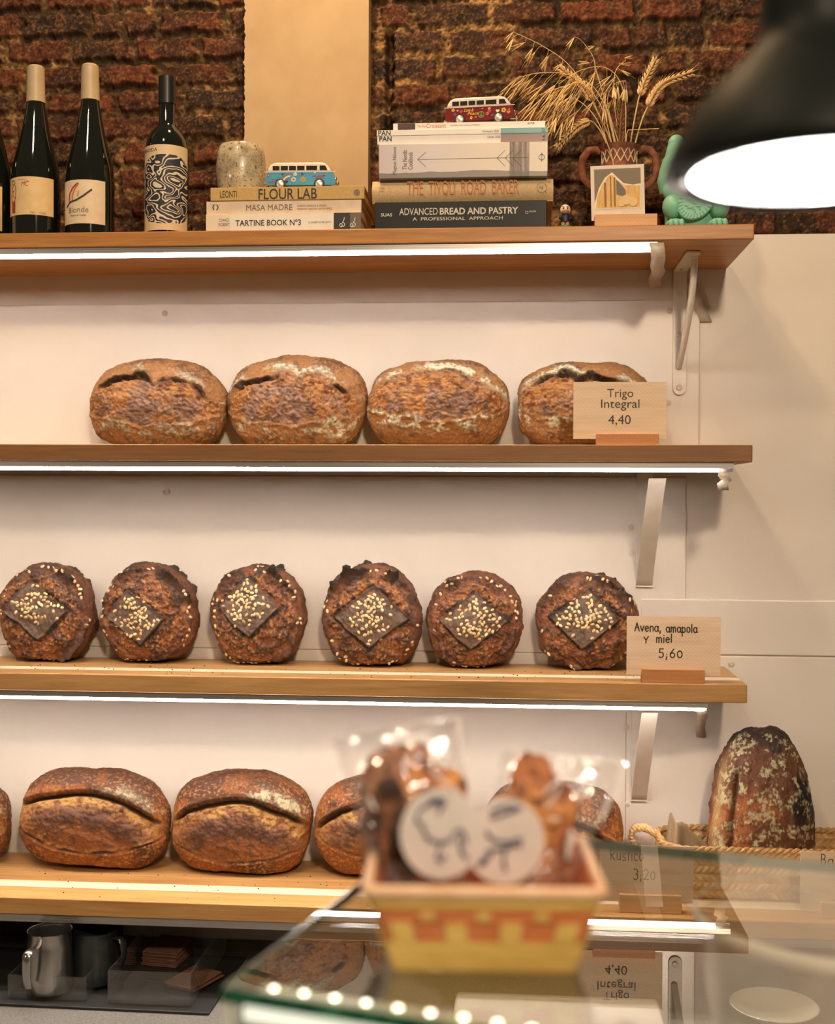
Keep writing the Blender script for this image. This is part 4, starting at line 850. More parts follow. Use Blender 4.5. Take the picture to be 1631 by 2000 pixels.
hand('card_lettering', 'y', o, X(1257, 1250), X(1267, 1250), Z(1262, 1254), Z(1262, 1245), -.0012, lw_, lk); hand('card_lettering', 'miel', o, X(1282, 1250), X(1313, 1250), Z(1297, 1255), Z(1297, 1245), -.0012, lw_, lk); hand('card_lettering', '5;60', o, X(1286, 1278), X(1334, 1278), Z(1310, 1284), Z(1310, 1273), -.0012, lw_, lk)
o, X, Z = price_card('price card hand-lettered Rustico 3,20 seen through the glass counter', [(1171, 1650), (1354, 1653), (1355, 1764), (1171, 1760)], (1210, 1332, 1749), -.245, T4, blockl)
hand('card_lettering', 'Rustico', o, X(1192, 1670), X(1257, 1670), Z(1225, 1680), Z(1225, 1667), -.0012, .0014, lk); hand('card_lettering', '3;20', o, X(1237, 1710), X(1281, 1710), Z(1258, 1717), Z(1258, 1704), -.0012, .0014, lk)
o, X, Z = price_card('price card in front of the straw basket, cut by the frame edge', [(1560, 1662), (1742, 1668), (1742, 1782), (1566, 1776)], (1605, 1727, 1765), -.245, T4, blockl)
hand('card_lettering', 'Ba', o, X(1603, 1680), X(1628, 1680), Z(1615, 1690), Z(1615, 1677), -.0012, .0014, lk)
# ------------------------------------------------------------------ bread
GAIN = dict(loaf_A=.92, loaf_B=1.0, loaf_C=1.3, loaf_D=1.25)
_ico = {}
def ico(n):
    if n not in _ico:
        bm = bmesh.new(); bmesh.ops.create_icosphere(bm, subdivisions=n, radius=1); bm.verts.ensure_lookup_table()
        _ico[n] = (np.array([v.co[:] for v in bm.verts]), np.array([[v.index for v in f.verts] for f in bm.faces])); bm.free()
    return _ico[n]
crust = vcol_mat('bread_crust', .62, 420, .42, .45, .0011, .35)
def G(x, c, w): return np.exp(-((x-c)/w)**2)
def loaf_A(u, v, f, P, s, o):      # whole wheat: torn face under a double arched ear
    n1, n2, n3 = fbm(P, 16, 4, s), fbm(P, 60, 4, s+1, .6), fbm(P, 170, 3, s+2, .6)
    un = o.get('un', .05); ve = o.get('ve', .64)-.60*np.abs(u)**2.2-o.get('notch', .17)*G(u, un, .09)-.10*u+.09*n1+.035*n2; vl = o.get('vl', -.36)+.30*u**2+.10*n1-.05*n2
    tt = ve-v; ins = sm(0, .02, tt)*sm(0, .05, v-vl)*f*sm(1.0, .82, np.abs(u))
    deep = o.get('deep', 1.)*np.clip(.5+2.2*fbm(P, 13, 3, s+5), .08, 1.2)
    rec = G(tt, .055, .040)*f*sm(.95, .6, np.abs(u))*deep; rec = np.clip(rec, 0, 1)
    lip = G(tt, -.035, .045)*f*sm(.95, .75, np.abs(u))
    cleft = o.get('cleft', 0)*G(u+.10*n1, un-.22, .07)*ins
    d = .006*lip*deep-.010*rec+.003*ins*G(v, .1, .4)-.004*cleft+.005*n1+(.0010+.0018*ins)*n2+.0011*n3*(1+1.8*ins)+.003*G(v-vl, -.05, .05)*f
    C = np.tile(np.array(lin(164, 104, 58)), (len(u), 1)); C = lerp(C, lin(116, 72, 42), sm(-.1, .45, n1+.6*n2)); C = lerp(C, lin(196, 128, 66), .6*sm(.12, .45, n3+.2*n2)); C = lerp(C, lin(104, 58, 30), .5*sm(-.75, -1, v))
    face = lerp(np.tile(np.array(lin(158, 110, 84)), (len(u), 1)), lin(118, 80, 62), sm(-.1, .35, n2+.4*n1)); face = lerp(face, lin(190, 120, 62), .8*sm(.1, .4, n1+.5*n3))
    crumb = lerp(np.tile(np.array(lin(188, 116, 56)), (len(u), 1)), lin(132, 74, 38), sm(-.05, .3, n2))
    edge = np.clip(G(tt, .20, .13)*sm(-.5, .2, n1+.5*n2+.15)+.9*sm(.60, .86, np.abs(u))+.8*G(v-vl, .06, .09)*sm(-.3, .3, n1)+cleft, 0, 1)
    face = face*(1-edge[:, None])+crumb*edge[:, None]
    C = C*(1-ins[:, None])+face*ins[:, None]
    C = lerp(C, lin(58, 34, 22), np.clip(rec*1.2, 0, .92)*sm(-.35, .1, n2+.2)); C = lerp(C, lin(52, 32, 22), .8*G(tt, .0, .018)*f*deep*sm(.95, .75, np.abs(u)))
    fl = o.get('flour', .6)*f*(G(tt, -.10, .07)*sm(-.3, .3, n1+.3*n2)+1.0*G(v-vl, -.12, .11)*sm(-.05, .35, n2+n1*.9))
    for a, b, r_, q in o.get('spots', ()): fl = fl+q*G(u, a, r_)*G(v, b, r_*1.1)*sm(-.35, .2, n2)
    return d, lerp(C, lin(232, 208, 166), np.clip(fl*(1+1.2*n3), 0, .85))
def loaf_B(u, v, f, P, s, o):      # dark oblong loaf with a single ear
    n1, n2, n3 = fbm(P, 15, 4, s), fbm(P, 62, 4, s+1, .6), fbm(P, 180, 3, s+2, .6)
    ve = o.get('ve', .60)-o.get('cv', .55)*(u-o.get('us', 0))**2+o.get('tl', 0)*u+.035*n1; vl = o.get('vl', -.50)+.35*u**2+.07*n1; tt = ve-v; nu = sm(.98, .80, np.abs(u))
    ins = sm(0, .015, tt)*sm(0, .04, v-vl)*f*nu; rec = G(tt, .035, .034)*f*nu; lip = G(tt, -.05, .05)*f*nu; band_ = sm(.03, .08, tt)*(1-sm(.13, .30, tt+.22*n1+.08*n2))*f*nu
    d = .008*lip-.011*rec-.003*band_+.004*ins*G(tt, .45, .2)+.004*n1+(.0007+.0016*ins)*n2+.0008*n3*(1+.6*ins)+.002*G(v-vl, -.04, .03)*f
    C = np.tile(np.array(lin(150, 78, 36)), (len(u), 1)); C = lerp(C, lin(92, 48, 28), sm(-.15, .4, n1+.5*n2+.35*v)); C = lerp(C, lin(196, 124, 62), .75*sm(.14, .42, n3+.15*n2)); C = lerp(C, lin(84, 46, 28), .5*sm(.55, .95, v))
    face = lerp(np.tile(np.array(lin(150, 86, 46)), (len(u), 1)), lin(96, 60, 46), o.get('dark', .9)*G(tt, .5, .24)*sm(1, .4, np.abs(u))); face = lerp(face, lin(178, 108, 54), .45*sm(.05, .4, n1+.5*n2)); face = lerp(face, lin(146, 78, 38), .8*sm(.55, .85, tt)); face = lerp(face, lin(98, 56, 36), .5*sm(.0, .3, n2+.6*n3)); face = lerp(face, lin(78, 46, 34), .6*sm(.12, .4, n2-.3*n1))
    C = C*(1-ins[:, None])+face*ins[:, None]
    C = lerp(C, lin(200, 138, 68), .85*np.clip(band_, 0, 1)*sm(-.3, .25, n2+.15)); C = lerp(C, lin(186, 116, 54), .7*f*sm(.66, .9, np.abs(u))*sm(.5, .1, np.abs(v-.05))*sm(-.3, .3, n2))
    C = lerp(C, lin(40, 24, 16), np.clip(rec*1.1, 0, .92)); C = lerp(C, lin(60, 36, 24), .6*lip*sm(-.1, .3, n1+.1))
    cr = o.get('crack', .7)*G(v-vl, .0, .022)*f*sm(-.2, .25, n1+.1)*nu; C = lerp(C, lin(54, 32, 20), np.clip(cr, 0, .9)); C = lerp(C, lin(204, 138, 68), np.clip(.6*o.get('crack', .7)*G(v-vl, .07, .04)*f*nu, 0, 1)*sm(-.3, .2, n2))
    fl = o.get('flour', .35)*f*G(tt, -.16, .09)*sm(.0, .35, n1+.5*n2)*sm(0, .3, u); C = lerp(C, lin(222, 190, 140), np.clip(fl*(1+n3), 0, .7))
    return d-.004*cr, C
def loaf_C(u, v, f, P, s, o):      # round loaf: raised dark square, torn ring, burnt flaps
    n1, n2, n3 = fbm(P, 18, 4, s), fbm(P, 65, 4, s+1, .6), fbm(P, 190, 3, s+2, .6)
    r_ = np.sqrt(u*u+v*v); a = np.arctan2(v, u); x = u-o.get('cx', 0)+.03*n1; y = v-o.get('cy', .06)+.03*n1; q = np.abs(x*o.get('k', 1)+o.get('sk', .1)*y)/o.get('qx', .66)+np.abs(y)/o.get('qz', .52)
    pl_ = sm(1.0, .955, q)*f; edge = G(q, 1.0, .055)*f; groove = G(q, 1.10, .06)*f; ring = sm(1.0, 1.1, q)*sm(.86, .76, r_+.04*n1)*f
    fl = 0
    for ang, wd_, am in o.get('flaps', ((40, 22, 1), (140, 26, .9), (-42, 26, .6), (-138, 26, .6))):
        da = np.abs((np.degrees(a)-ang+180) % 360-180); fl = fl+am*np.exp(-(da/wd_)**4)
    flap = G(r_, .895+.03*n1, .034)*fl; fg = G(r_, .79+.02*n1, .05)*np.clip(fl, 0, 1)*f
    outer = sm(.84, .90, r_+.04*n1)
    d = .0045*pl_-.0035*groove+.0035*edge+.0085*flap*(1+1.4*n1+.8*n2)-.006*fg+.006*n1+.0036*n2*(.5+ring)+.0015*n3*(.6+ring)
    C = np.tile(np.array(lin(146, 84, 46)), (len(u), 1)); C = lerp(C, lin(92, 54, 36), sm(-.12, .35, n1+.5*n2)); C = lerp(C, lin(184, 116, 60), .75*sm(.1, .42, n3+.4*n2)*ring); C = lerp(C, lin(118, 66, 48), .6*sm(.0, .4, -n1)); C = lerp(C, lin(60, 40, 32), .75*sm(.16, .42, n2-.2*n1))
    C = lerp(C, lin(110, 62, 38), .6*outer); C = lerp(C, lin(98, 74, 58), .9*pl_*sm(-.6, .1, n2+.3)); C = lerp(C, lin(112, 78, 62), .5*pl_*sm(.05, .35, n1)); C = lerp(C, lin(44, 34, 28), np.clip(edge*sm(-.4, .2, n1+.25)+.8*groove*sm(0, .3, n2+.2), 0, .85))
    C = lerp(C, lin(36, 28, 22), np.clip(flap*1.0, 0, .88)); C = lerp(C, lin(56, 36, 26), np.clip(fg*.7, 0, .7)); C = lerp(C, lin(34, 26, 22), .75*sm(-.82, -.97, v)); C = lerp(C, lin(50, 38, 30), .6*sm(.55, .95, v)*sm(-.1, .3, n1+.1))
    return d, C
def loaf_D(u, v, f, P, s, o):      # big rustic loaf, dark and floury
    n1, n2, n3 = fbm(P, 11, 4, s), fbm(P, 45, 4, s+1, .6), fbm(P, 170, 3, s+2, .65)
    seam = G(u, -.66+.06*v+.05*n1, .045)*f*sm(.75, .45, v); fold = G(u, .52+.08*n1-.25*(v+.2), .05)*f*sm(.25, .1, np.abs(v+.1))
    d = -.009*seam+.004*G(u, -.80, .1)*f*sm(.7, .3, v)+.005*fold+.006*n1+.0022*n2+.0012*n3
    C = np.tile(np.array(lin(104, 58, 34)), (len(u), 1)); C = lerp(C, lin(158, 86, 44), .85*sm(.0, .5, -u*.7-np.abs(v-.1)*.6+.45+n1)*sm(.5, .1, v)); C = lerp(C, lin(40, 28, 22), sm(.0, .5, n1*1.2+.55*v+.5*u-.1)); C = lerp(C, lin(72, 40, 28), .7*sm(.1, .4, n2)); C = lerp(C, lin(44, 30, 24), .8*sm(.62, .8, v+.2*n1))
    fl = sm(.0, .45, fbm(P, 38, 5, s+7, .7)+.55*G(u, .1, .35)*G(v, -.15, .5)-.12)*f+1.2*sm(.36, .46, n2+.2*n3)*f
    C = lerp(C, lin(212, 182, 130), np.clip(fl*(.40+1.2*n3+.6*n2), 0, .62)); C = lerp(C, lin(226, 204, 160), .75*(G(u, -.35, .22)*G(v, -.72, .2)+G(u, .0, .18)*G(v, -.74, .14))*sm(-.2, .2, n2)*f); C = lerp(C, lin(196, 150, 92), .6*G(u, -.97, .12)*f)
    return d, lerp(C, lin(48, 28, 20), .7*seam)
def loaf(name, label, box, zs, fn, seed, Yc=-.065, b=.056, p=2.5, roll=0, opt={}, sub=7, group=None, taper=0, cat='bread loaf', hz=None, sag=.0):
    x0, x1, y0 = box; c = W((x0+x1)/2, y0, Yc); wdt = W(x1, (y0+900)/2, Yc)[0]-W(x0, (y0+900)/2, Yc)[0]; H = hz or c[2]-zs
    S, F = ico(sub); rho = np.sqrt(S[:, 0]**2+S[:, 2]**2)+1e-9; cs, sn = S[:, 0]/rho, S[:, 2]/rho
    a, cc = wdt/2, H/1.86; rf = (np.abs(cs)**p+np.abs(sn)**p)**(-1/p); rf = rf*(1+.03*perlin(np.stack([cs*1.6, sn*1.6, np.full(len(cs), seed*3.7)], 1), 3))
    u, v = rho*rf*cs, rho*rf*sn
    y = np.sign(S[:, 1])*np.abs(S[:, 1])**.8*b
    x, z = a*u*(1-taper*np.clip(v, -1, 1)), cc*v; x = x+sag*a*(1-v)*0
    lim = -.80*cc; z = np.where(z < lim, lim+(z-lim)*.30, z)
    P = np.stack([x, y, z], 1); f = sm(.0, .35, -S[:, 1]); o = dict(opt); d, C = fn(u, v, f, P+seed*.37, seed, o)
    N = np.stack([x/a**2, y/b**2, z/cc**2], 1); N /= np.linalg.norm(N, axis=1)[:, None]
    if fn is loaf_C: N[:, 1] -= .0
    P = P+N*d[:, None]
    if roll: P = np.stack([P[:, 0]*cos(roll)+P[:, 2]*sin(roll), P[:, 1], -P[:, 0]*sin(roll)+P[:, 2]*cos(roll)], 1)
    mn, mx = P.min(0), P.max(0); P[:, 0] = (P[:, 0]-(mn[0]+mx[0])/2)*wdt/(mx[0]-mn[0]); P[:, 2] = (P[:, 2]-mn[2])*H/(mx[2]-mn[2])
    P[:, 1] = np.minimum(P[:, 1], -Yc-.008)
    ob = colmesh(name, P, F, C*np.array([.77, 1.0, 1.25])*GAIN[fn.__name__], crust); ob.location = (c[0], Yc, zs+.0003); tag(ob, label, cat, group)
    return ob, P, C, u, v, f, S
GA = 'whole wheat loaves on the second shelf'
for i, (lb, bx, o) in enumerate([
 ('whole wheat loaf with the widest split crust, first in its row', (176, 447, 700), dict(un=.04, ve=.66, notch=.15, vl=-.42, flour=.4, deep=1.1)),
 ('whole wheat loaf with two round floury patches low on its face', (444, 718, 693), dict(un=.10, ve=.62, notch=.15, vl=-.40, flour=.55, deep=1.15, spots=((-.76, -.42, .10, 1.1), (.62, -.55, .16, 1.0)))),
 ('whole wheat loaf with a floury band across and no dark gap', (716, 996, 703), dict(un=.0, ve=.74, notch=.06, vl=-.28, flour=1.1, deep=.25, cleft=1)),
 ('whole wheat loaf half hidden behind the Trigo Integral card', (1010, 1280, 706), dict(un=-.10, ve=.70, notch=.15, vl=-.30, flour=.9, deep=1.2))]):
    loaf('bread_loaf', lb, bx, T2, loaf_A, 11+i, opt=o, group=GA, p=2.5, roll=(.02, -.01, 0, .01)[i])
oatm_ = pm('oat_flake', lin(236, 212, 164), .6, lin(214, 180, 126), 300)
GC = 'round oat loaves on the third shelf'
rounds = [
 ('round oat loaf touching the frame edge, first in its row', (0, 191, 1098), dict(cx=-.08, cy=.12, qx=.66, qz=.56, sk=.18, flaps=((52, 26, .9), (-40, 30, .8), (120, 14, .4), (-150, 20, .4))), (-.02, .24, .34, .26)),
 ('round oat loaf with flakes bunched low on its square', (196, 389, 1097), dict(cx=-.16, cy=.0, qx=.62, qz=.50, sk=.28, flaps=((60, 14, 1.1), (112, 30, .9), (30, 16, .8), (-60, 30, .5), (165, 20, .5))), (-.10, -.06, .30, .36)),
 ('round oat loaf with a pointed burnt tip at top right', (410, 601, 1100), dict(cx=-.12, cy=.20, qx=.64, qz=.56, sk=.06, flaps=((66, 9, 1.9), (40, 18, .9), (130, 22, .6), (-30, 26, .5), (170, 16, .6))), (-.18, .26, .28, .30)),
 ('largest round oat loaf, with two black flaps on its crown', (629, 828, 1096), dict(cx=.02, cy=.04, qx=.72, qz=.54, sk=-.05, flaps=((108, 20, 1.5), (64, 9, 1.4), (140, 16, .9), (-140, 30, .6), (35, 18, .7))), (.02, .12, .26, .36)),
 ('round oat loaf with flakes on the lower right of its square', (832, 1024, 1114), dict(cx=-.02, cy=.06, qx=.70, qz=.54, sk=-.08, flaps=((62, 16, .9), (118, 18, .8), (-35, 28, .7), (-145, 28, .6))), (.06, .02, .32, .36)),
 ('round oat loaf partly covered by the Avena, amapola y miel card', (1045, 1250, 1117), dict(cx=-.05, cy=.12, qx=.66, qz=.58, sk=-.12, flaps=((52, 30, 1.1), (140, 22, .5), (-120, 30, .7), (-60, 20, .5))), (-.02, .20, .34, .30))]
for i, (lb, bx, o, fk) in enumerate(rounds):
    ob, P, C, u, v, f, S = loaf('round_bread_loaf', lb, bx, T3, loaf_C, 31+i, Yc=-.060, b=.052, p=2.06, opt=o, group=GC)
    rr = random.Random(60+i); fr = np.where((f > .9))[0]; uv = np.stack([u[fr], v[fr]], 1); m = M(); pos = []
    me = ob.data
    nrm = np.empty(len(me.vertices)*3); me.vertices.foreach_get('normal', nrm); nrm = nrm.reshape(-1, 3)
    def flake(a, b_):
        j = fr[np.argmin((uv[:, 0]-a)**2+(uv[:, 1]-b_)**2)]
        if any((a-c)**2+(b_-d)**2 < .0034 for c, d in pos): return
        pos.append((a, b_)); nv = Vector(nrm[j]); q = nv.to_track_quat('Z', 'Y').to_matrix() @ Matrix.Rotation(rr.uniform(0, 6.28), 3, 'Z') @ Matrix.Rotation(rr.uniform(-.35, .35), 3, 'X')
        m.ell(Vector(P[j])+nv*.0008, (rr.uniform(.0036, .0047), rr.uniform(.0024, .0031), .0010), 8, 4, q)
    n = 0
    while n < 300:
        a, b_ = rr.gauss(fk[0], fk[2]*.62), rr.gauss(fk[1], fk[3]*.55); n += 1
        if abs(a-o['cx'])/o['qx']+abs(b_-o['cy'])/o['qz'] < .98 and perlin(np.array([[a*5, b_*5, i*3.]]), 9)[0] > -.22: flake(a, b_)
    for k_ in range(70):
        ag = rr.uniform(0, 2*pi); r_ = rr.uniform(.86, .95)
        if perlin(np.array([[cos(ag)*2, sin(ag)*2, i*5.]]), 4)[0] > -.05: flake(r_*cos(ag), r_*sin(ag))
    tag(m.build('oat_flakes', oatm_, ob, smooth=True, recalc=False), kind='stuff')
GB = 'dark oblong loaves on the lowest shelf'
for i, (lb, bx, o, rl) in enumerate([
 ('dark oblong loaf of which only the end shows at the frame edge', (-250, 20, 1510), dict(), 0),
 ('dark oblong loaf with a cracked seam along its lower face', (40, 334, 1500), dict(ve=.66, cv=.52, us=-.05, tl=-.04, vl=-.52, crack=1, dark=1), .05),
 ('dark oblong loaf with a smooth wide ear, second full loaf on the lowest shelf', (337, 611, 1503), dict(ve=.56, cv=.5, us=0, vl=-.62, crack=.5, dark=.8, flour=.9), .01),
 ('dark oblong loaf partly behind the left cellophane bag', (613, 890, 1512), dict(ve=.66, cv=.6, us=.1, vl=-.45, dark=1, crack=.6), .03),
 ('dark oblong loaf mostly hidden behind the cookie basket', (940, 1218, 1525), dict(ve=.45, cv=.55, us=-.1, vl=-.5, dark=.6), .02)]):
    loaf('bread_loaf', lb, bx, T4, loaf_B, 51+i, Yc=-.078, b=.060, opt=o, group=GB, p=2.55, roll=rl)

# ------------------------------------------------------------------ straw basket with linen and the big loaf
byf = WZ(1450, 1757, T4)[1]; sz1 = W(1450, 1661, byf)[2]; sx0, sx1 = W(1296, 1700, byf)[0], .92; sy0, sy1 = byf, -.018; sh = sz1-T4
bt = thing('straw_basket', 'oblong plaited straw basket holding linen and the big rustic loaf', 'basket', ((sx0+sx1)/2, (sy0+sy1)/2, T4+.0003))
hw, hd_, rc = (sx1-sx0)/2, (sy1-sy0)/2, .05
seg = [('l', -hw+rc, -hd_, hw-rc, -hd_), ('a', hw-rc, -hd_+rc, -90), ('l', hw, -hd_+rc, hw, hd_-rc), ('a', hw-rc, hd_-rc, 0), ('l', hw-rc, hd_, -hw+rc, hd_), ('a', -hw+rc, hd_-rc, 90), ('l', -hw, hd_-rc, -hw, -hd_+rc), ('a', -hw+rc, -hd_+rc, 180)]
per = []
for sg in seg:
    if sg[0] == 'l':
        n = max(2, int(sqrt((sg[3]-sg[1])**2+(sg[4]-sg[2])**2)/.0022)); dx, dy = sg[3]-sg[1], sg[4]-sg[2]; L_ = sqrt(dx*dx+dy*dy)
        per += [(sg[1]+dx*i/n, sg[2]+dy*i/n, dy/L_, -dx/L_) for i in range(n)]
    else:
        n = 30; per += [(sg[1]+rc*cos(R(sg[3]+90*i/n)), sg[2]+rc*sin(R(sg[3]+90*i/n)), cos(R(sg[3]+90*i/n)), sin(R(sg[3]+90*i/n))) for i in range(n)]
per = np.array(per); nP = len(per); sl = np.arange(nP)*.0022; nv_ = 80; rows = 6; cell = .0118
vv = np.linspace(0, 1, nv_+1); A, B = np.meshgrid(np.arange(nP), vv); A = A.ravel(); Bv = B.ravel(); rk = np.minimum((Bv*rows).astype(int), rows-1); lv = Bv*rows-rk
std = sl[A]/cell+np.where(rk % 2 == 0, lv, 1-lv)*.9; dsp = .0040*np.abs(np.sin(pi*std))**.6*np.sin(pi*np.clip(lv, 0, 1))**.35
Vb = np.stack([per[A, 0]+per[A, 2]*dsp, per[A, 1]+per[A, 3]*dsp, Bv*sh], 1); tn_ = np.sin(np.floor(std)*12.9898+rk*78.233)*43758.5453; tn_ = tn_-np.floor(tn_)
Cb = lerp(np.tile(np.array(lin(216, 180, 124)), (len(A), 1)), lin(176, 136, 84), tn_*.9)*(1-.0*dsp)[:, None]
ii = np.arange((nv_+1)*nP).reshape(nv_+1, nP); jj = np.roll(ii, -1, 1); Fb = np.stack([ii[:-1], jj[:-1], jj[1:], ii[1:]], -1).reshape(-1, 4)
wv = colmesh('woven_wall', Vb, Fb, Cb, vcol_mat('straw_weave', .75, 500, .25, .3, .0006), bt); md = wv.modifiers.new('thick', 'SOLIDIFY'); md.thickness = .003; md.offset = -1
M().prism([(q[0]*.985, q[1]*.97) for q in per[::6]], 0, .003, 'Z').build('bottom', pm('straw_plain', lin(200, 162, 106), .8), bt)
m = M(); cl = [Vector((q[0], q[1], sh)) for q in per]+[Vector((per[0][0], per[0][1], sh))]
for k_ in range(2): m.tube([(p.x+per[i % nP][2]*.0028*cos(i*.55+k_*pi), p.y+per[i % nP][3]*.0028*cos(i*.55+k_*pi), p.z+.0028*sin(i*.55+k_*pi)) for i, p in enumerate(cl)], .0034, 6)
m.build('rim_braid', pm('straw_rim', lin(206, 168, 112), .8, lin(172, 132, 82), 200), bt, smooth=True)
o0 = np.array(bt.location)
hp = cat_rom([W(1240, 1652, -.06), W(1233, 1632, -.062), W(1240, 1618, -.066), W(1260, 1617, -.07), W(1282, 1630, -.07), W(1300, 1650, -.068), W(1306, 1668, -.06)], 14)
m = M()
for k_ in range(3): m.tube([np.array(p)-o0+np.array([0, .0042*cos(i*.42+k_*2.09), .0042*sin(i*.42+k_*2.09)]) for i, p in enumerate(hp)], .0042, 7)
m.build('rope_handle', pm('rope_straw', lin(232, 204, 154), .75, lin(198, 162, 108), 260), bt, smooth=True)
linen = pm('linen', lin(158, 138, 108), .9, lin(144, 124, 94), 420, bump=.25, bdist=.0006)
cl_top = [(1290, 1664, -.10), (1301, 1640, -.11), (1309, 1590, -.125), (1316, 1594, -.14), (1322, 1606, -.15), (1334, 1606, -.14), (1352, 1624, -.135), (1376, 1645, -.13), (1394, 1668, -.12)]
ct = cat_rom([W(*q) for q in cl_top], 6); cb = cat_rom([W(a+(a-1340)*.25, 1745, y_-.005+.012*((i % 2)*2-1)) for i, (a, b, y_) in enumerate(cl_top)], 6); o1 = W(1340, 1740, -.12)
lt = M().grid(lambda u, v: np.array(ct[min(int(round(u*(len(ct)-1))), len(ct)-1)])*(1-v)+np.array(cb[min(int(round(u*(len(cb)-1))), len(cb)-1)])*v+np.array([0, -.012*sin(u*14)*v*(1-v)*2, .003*sin(u*23)*v])-o1, len(ct)-1, 14).build('linen_cloth', linen, smooth=True, recalc=False)
lt.location = tuple(o1); md = lt.modifiers.new('thick', 'SOLIDIFY'); md.thickness = .0012; tag(lt, 'folded beige linen cloth sticking up out of the straw basket', 'cloth')
loaf('rustic_bread_loaf', 'tall rustic loaf dusted with flour standing in the straw basket', (1381, 1593, 1419), T4+.004, loaf_D, 81, Yc=-.105, b=.064, p=2.8, opt={}, taper=.17, cat='bread loaf')

# crumbs scattered on the shelves
crm = pm('bread_crumb', lin(120, 74, 40), .8, lin(70, 44, 28), 200)
def crumbs(label, z, f, x1, n, seed):
    rr = random.Random(seed); m = M()
    for i in range(n): r_ = rr.uniform(.0004, .0013); m.ell((rr.uniform(-.92, x1), rr.uniform(f+.01, -.10), z+r_*.7), (r_*1.3, r_, r_*.8), 6, 4)
    tag(m.build('crumbs', crm, recalc=False), label, 'crumbs', kind='stuff')
crumbs('bread crumbs lying before the round oat loaves', T3, F3, .35, 90, 2); crumbs('bread crumbs lying before the oblong loaves', T4, FY, .3, 110, 3)

# ------------------------------------------------------------------ back counter under the lowest shelf
stone = pm('grey_stone', lin(120, 118, 112), .5, lin(96, 95, 92), 260, lo=.4, hi=.6)
tag(M().box(-1.5, 1.5, -.62, -.001, CZ-.04, CZ).build('stone_worktop', stone, bevel=.002), 'grey speckled stone worktop below the shelves', 'worktop')
tag(M().box(-1.48, 1.48, -.58, -.01, 0, CZ-.04).build('counter_cabinet', pm('cabinet_dark', lin(60, 56, 50), .5)), 'plain cabinet carrying the grey stone worktop', 'cabinet')
blackm = pm('black_rubber', (.012, .012, .011), .55)
mb, mf = WZ(481, 1873, CZ), WZ(408, 1984, CZ)
tag(M().prism([(-1.3, WZ(0, 1962, CZ)[1]), (mf[0], mf[1]), (mb[0], mb[1]), (-1.3, mb[1]+.01)], CZ+.0003, CZ+.005, 'Z').build('bar_mat', blackm, bevel=.001), 'black rubber bar mat under the clear trays', 'mat')
zm = CZ+.0055
tag(M().box(-1.3, W(238, 1850, -.02)[0], -.03, -.008, zm, B4-.012).build('black_board', blackm, bevel=.002), 'black board standing against the wall behind the steel jugs', 'board')
steel = pm('brushed_steel', (.42, .40, .38), .24, (.34, .33, .31), 40, metal=1, stretch=(1, 1, .05)); dsteel = pm('dark_steel', (.07, .075, .075), .3, (.05, .055, .055), 40, metal=.8)
def jug(label, cx, half, yb, ytop, mat, flip=False):
    p = WZ(cx, yb, zm+.006); Y = p[1]; kk = (W(cx+100, yb, Y)[0]-W(cx, yb, Y)[0])/100; h = min(W(cx, ytop, Y)[2], B4-.006)-zm-.006; r_ = half*kk
    t = thing('milk_jug', label, 'milk jug', (p[0], Y, zm+.0062), group='steel milk jugs')
    M().lathe([(0, 0), (r_*.97, 0), (r_, .004), (r_*1.0, h*.25), (r_*.93, h*.75), (r_*.9, h*.96), (r_*.95, h), (r_*.91, h-.001), (r_*.86, h*.75), (r_*.94, .006), (0, .005)], n=40).build('jug_body', mat, t, smooth=True, recalc=False)
    sg = 1 if flip else -1; hx = -r_*.36
    y_ = -sqrt(max(r_*r_*.8-hx*hx, 0))
    q = [(hx*1.0, y_, h*.78), (hx*1.1, y_-.022, h*.80), (hx*1.15, y_-.030, h*.7), (hx*1.2, y_-.028, h*.40), (hx*1.25, y_-.02, h*.2)] if not flip else [(r_*.85, -.01, h*.85), (r_*1.3, -.02, h*.85), (r_*1.35, -.02, h*.5), (r_*.98, -.012, h*.2)]
    M().tube(cat_rom(q, 5), .0075, 8, .35).build('handle', mat, t, smooth=True)
def acry(name, label, pf, pr2, yb, depth, h, group='clear trays on the bar mat'):
    a, b = WZ(pf, yb, zm), WZ(pr2, yb+3, zm); w = b[0]-a[0]; t = thing(name, label, 'tray', (a[0], a[1], zm+.0002), group=group)
    cl = MATS.get('clear_acrylic') or glass_sheet('clear_acrylic', (.93, .94, .93), base=.05, diffuse_mix=.02, diffuse_col=(.5, .5, .48))
    M().box(0, w, 0, depth, 0, .003).build('tray_floor', cl, t)
    for nm, q in (('front_wall', (0, w, 0, .003)), ('back_wall', (0, w, depth-.003, depth)), ('side_wall', (0, .003, .003, depth-.003)), ('side_wall', (w-.003, w, .003, depth-.003))): M().box(*q, .003, h).build(nm, cl, t)
    return a, w
acry('clear_tray', 'low clear tray holding the steel milk jug', 15, 170, 1950, .155, .040)
jug('bright steel milk jug with its handle toward the counter', 97, 44, 1930, 1815, steel); jug('dark milk jug standing behind the bright steel one', 186, 46, 1912, 1812, dsteel, True)
a, w = acry('clear_tray', 'clear tray holding brown cardboard sleeves', 210, 375, 1960, .26, .056)
kraft = pm('kraft_card', lin(120, 84, 60), .8, lin(104, 72, 50), 90)
base = WZ(305, 1895, zm+.004)
for i in range(9):
    o = M().box(-.034, .034, 0, .088, 0, .0022).build('card_sleeve', kraft, bevel=.0004); o.location = (base[0]+random.uniform(-.002, .002), max(base[1], a[1]+.02)+.02+random.uniform(-.002, .002), zm+.0036+i*.0030); o.rotation_euler = (0, 0, -.12+random.uniform(-.03, .03)); tag(o, 'brown cardboard sleeve in the neat stack inside the clear tray', 'card sleeve', 'stacked cardboard sleeves')
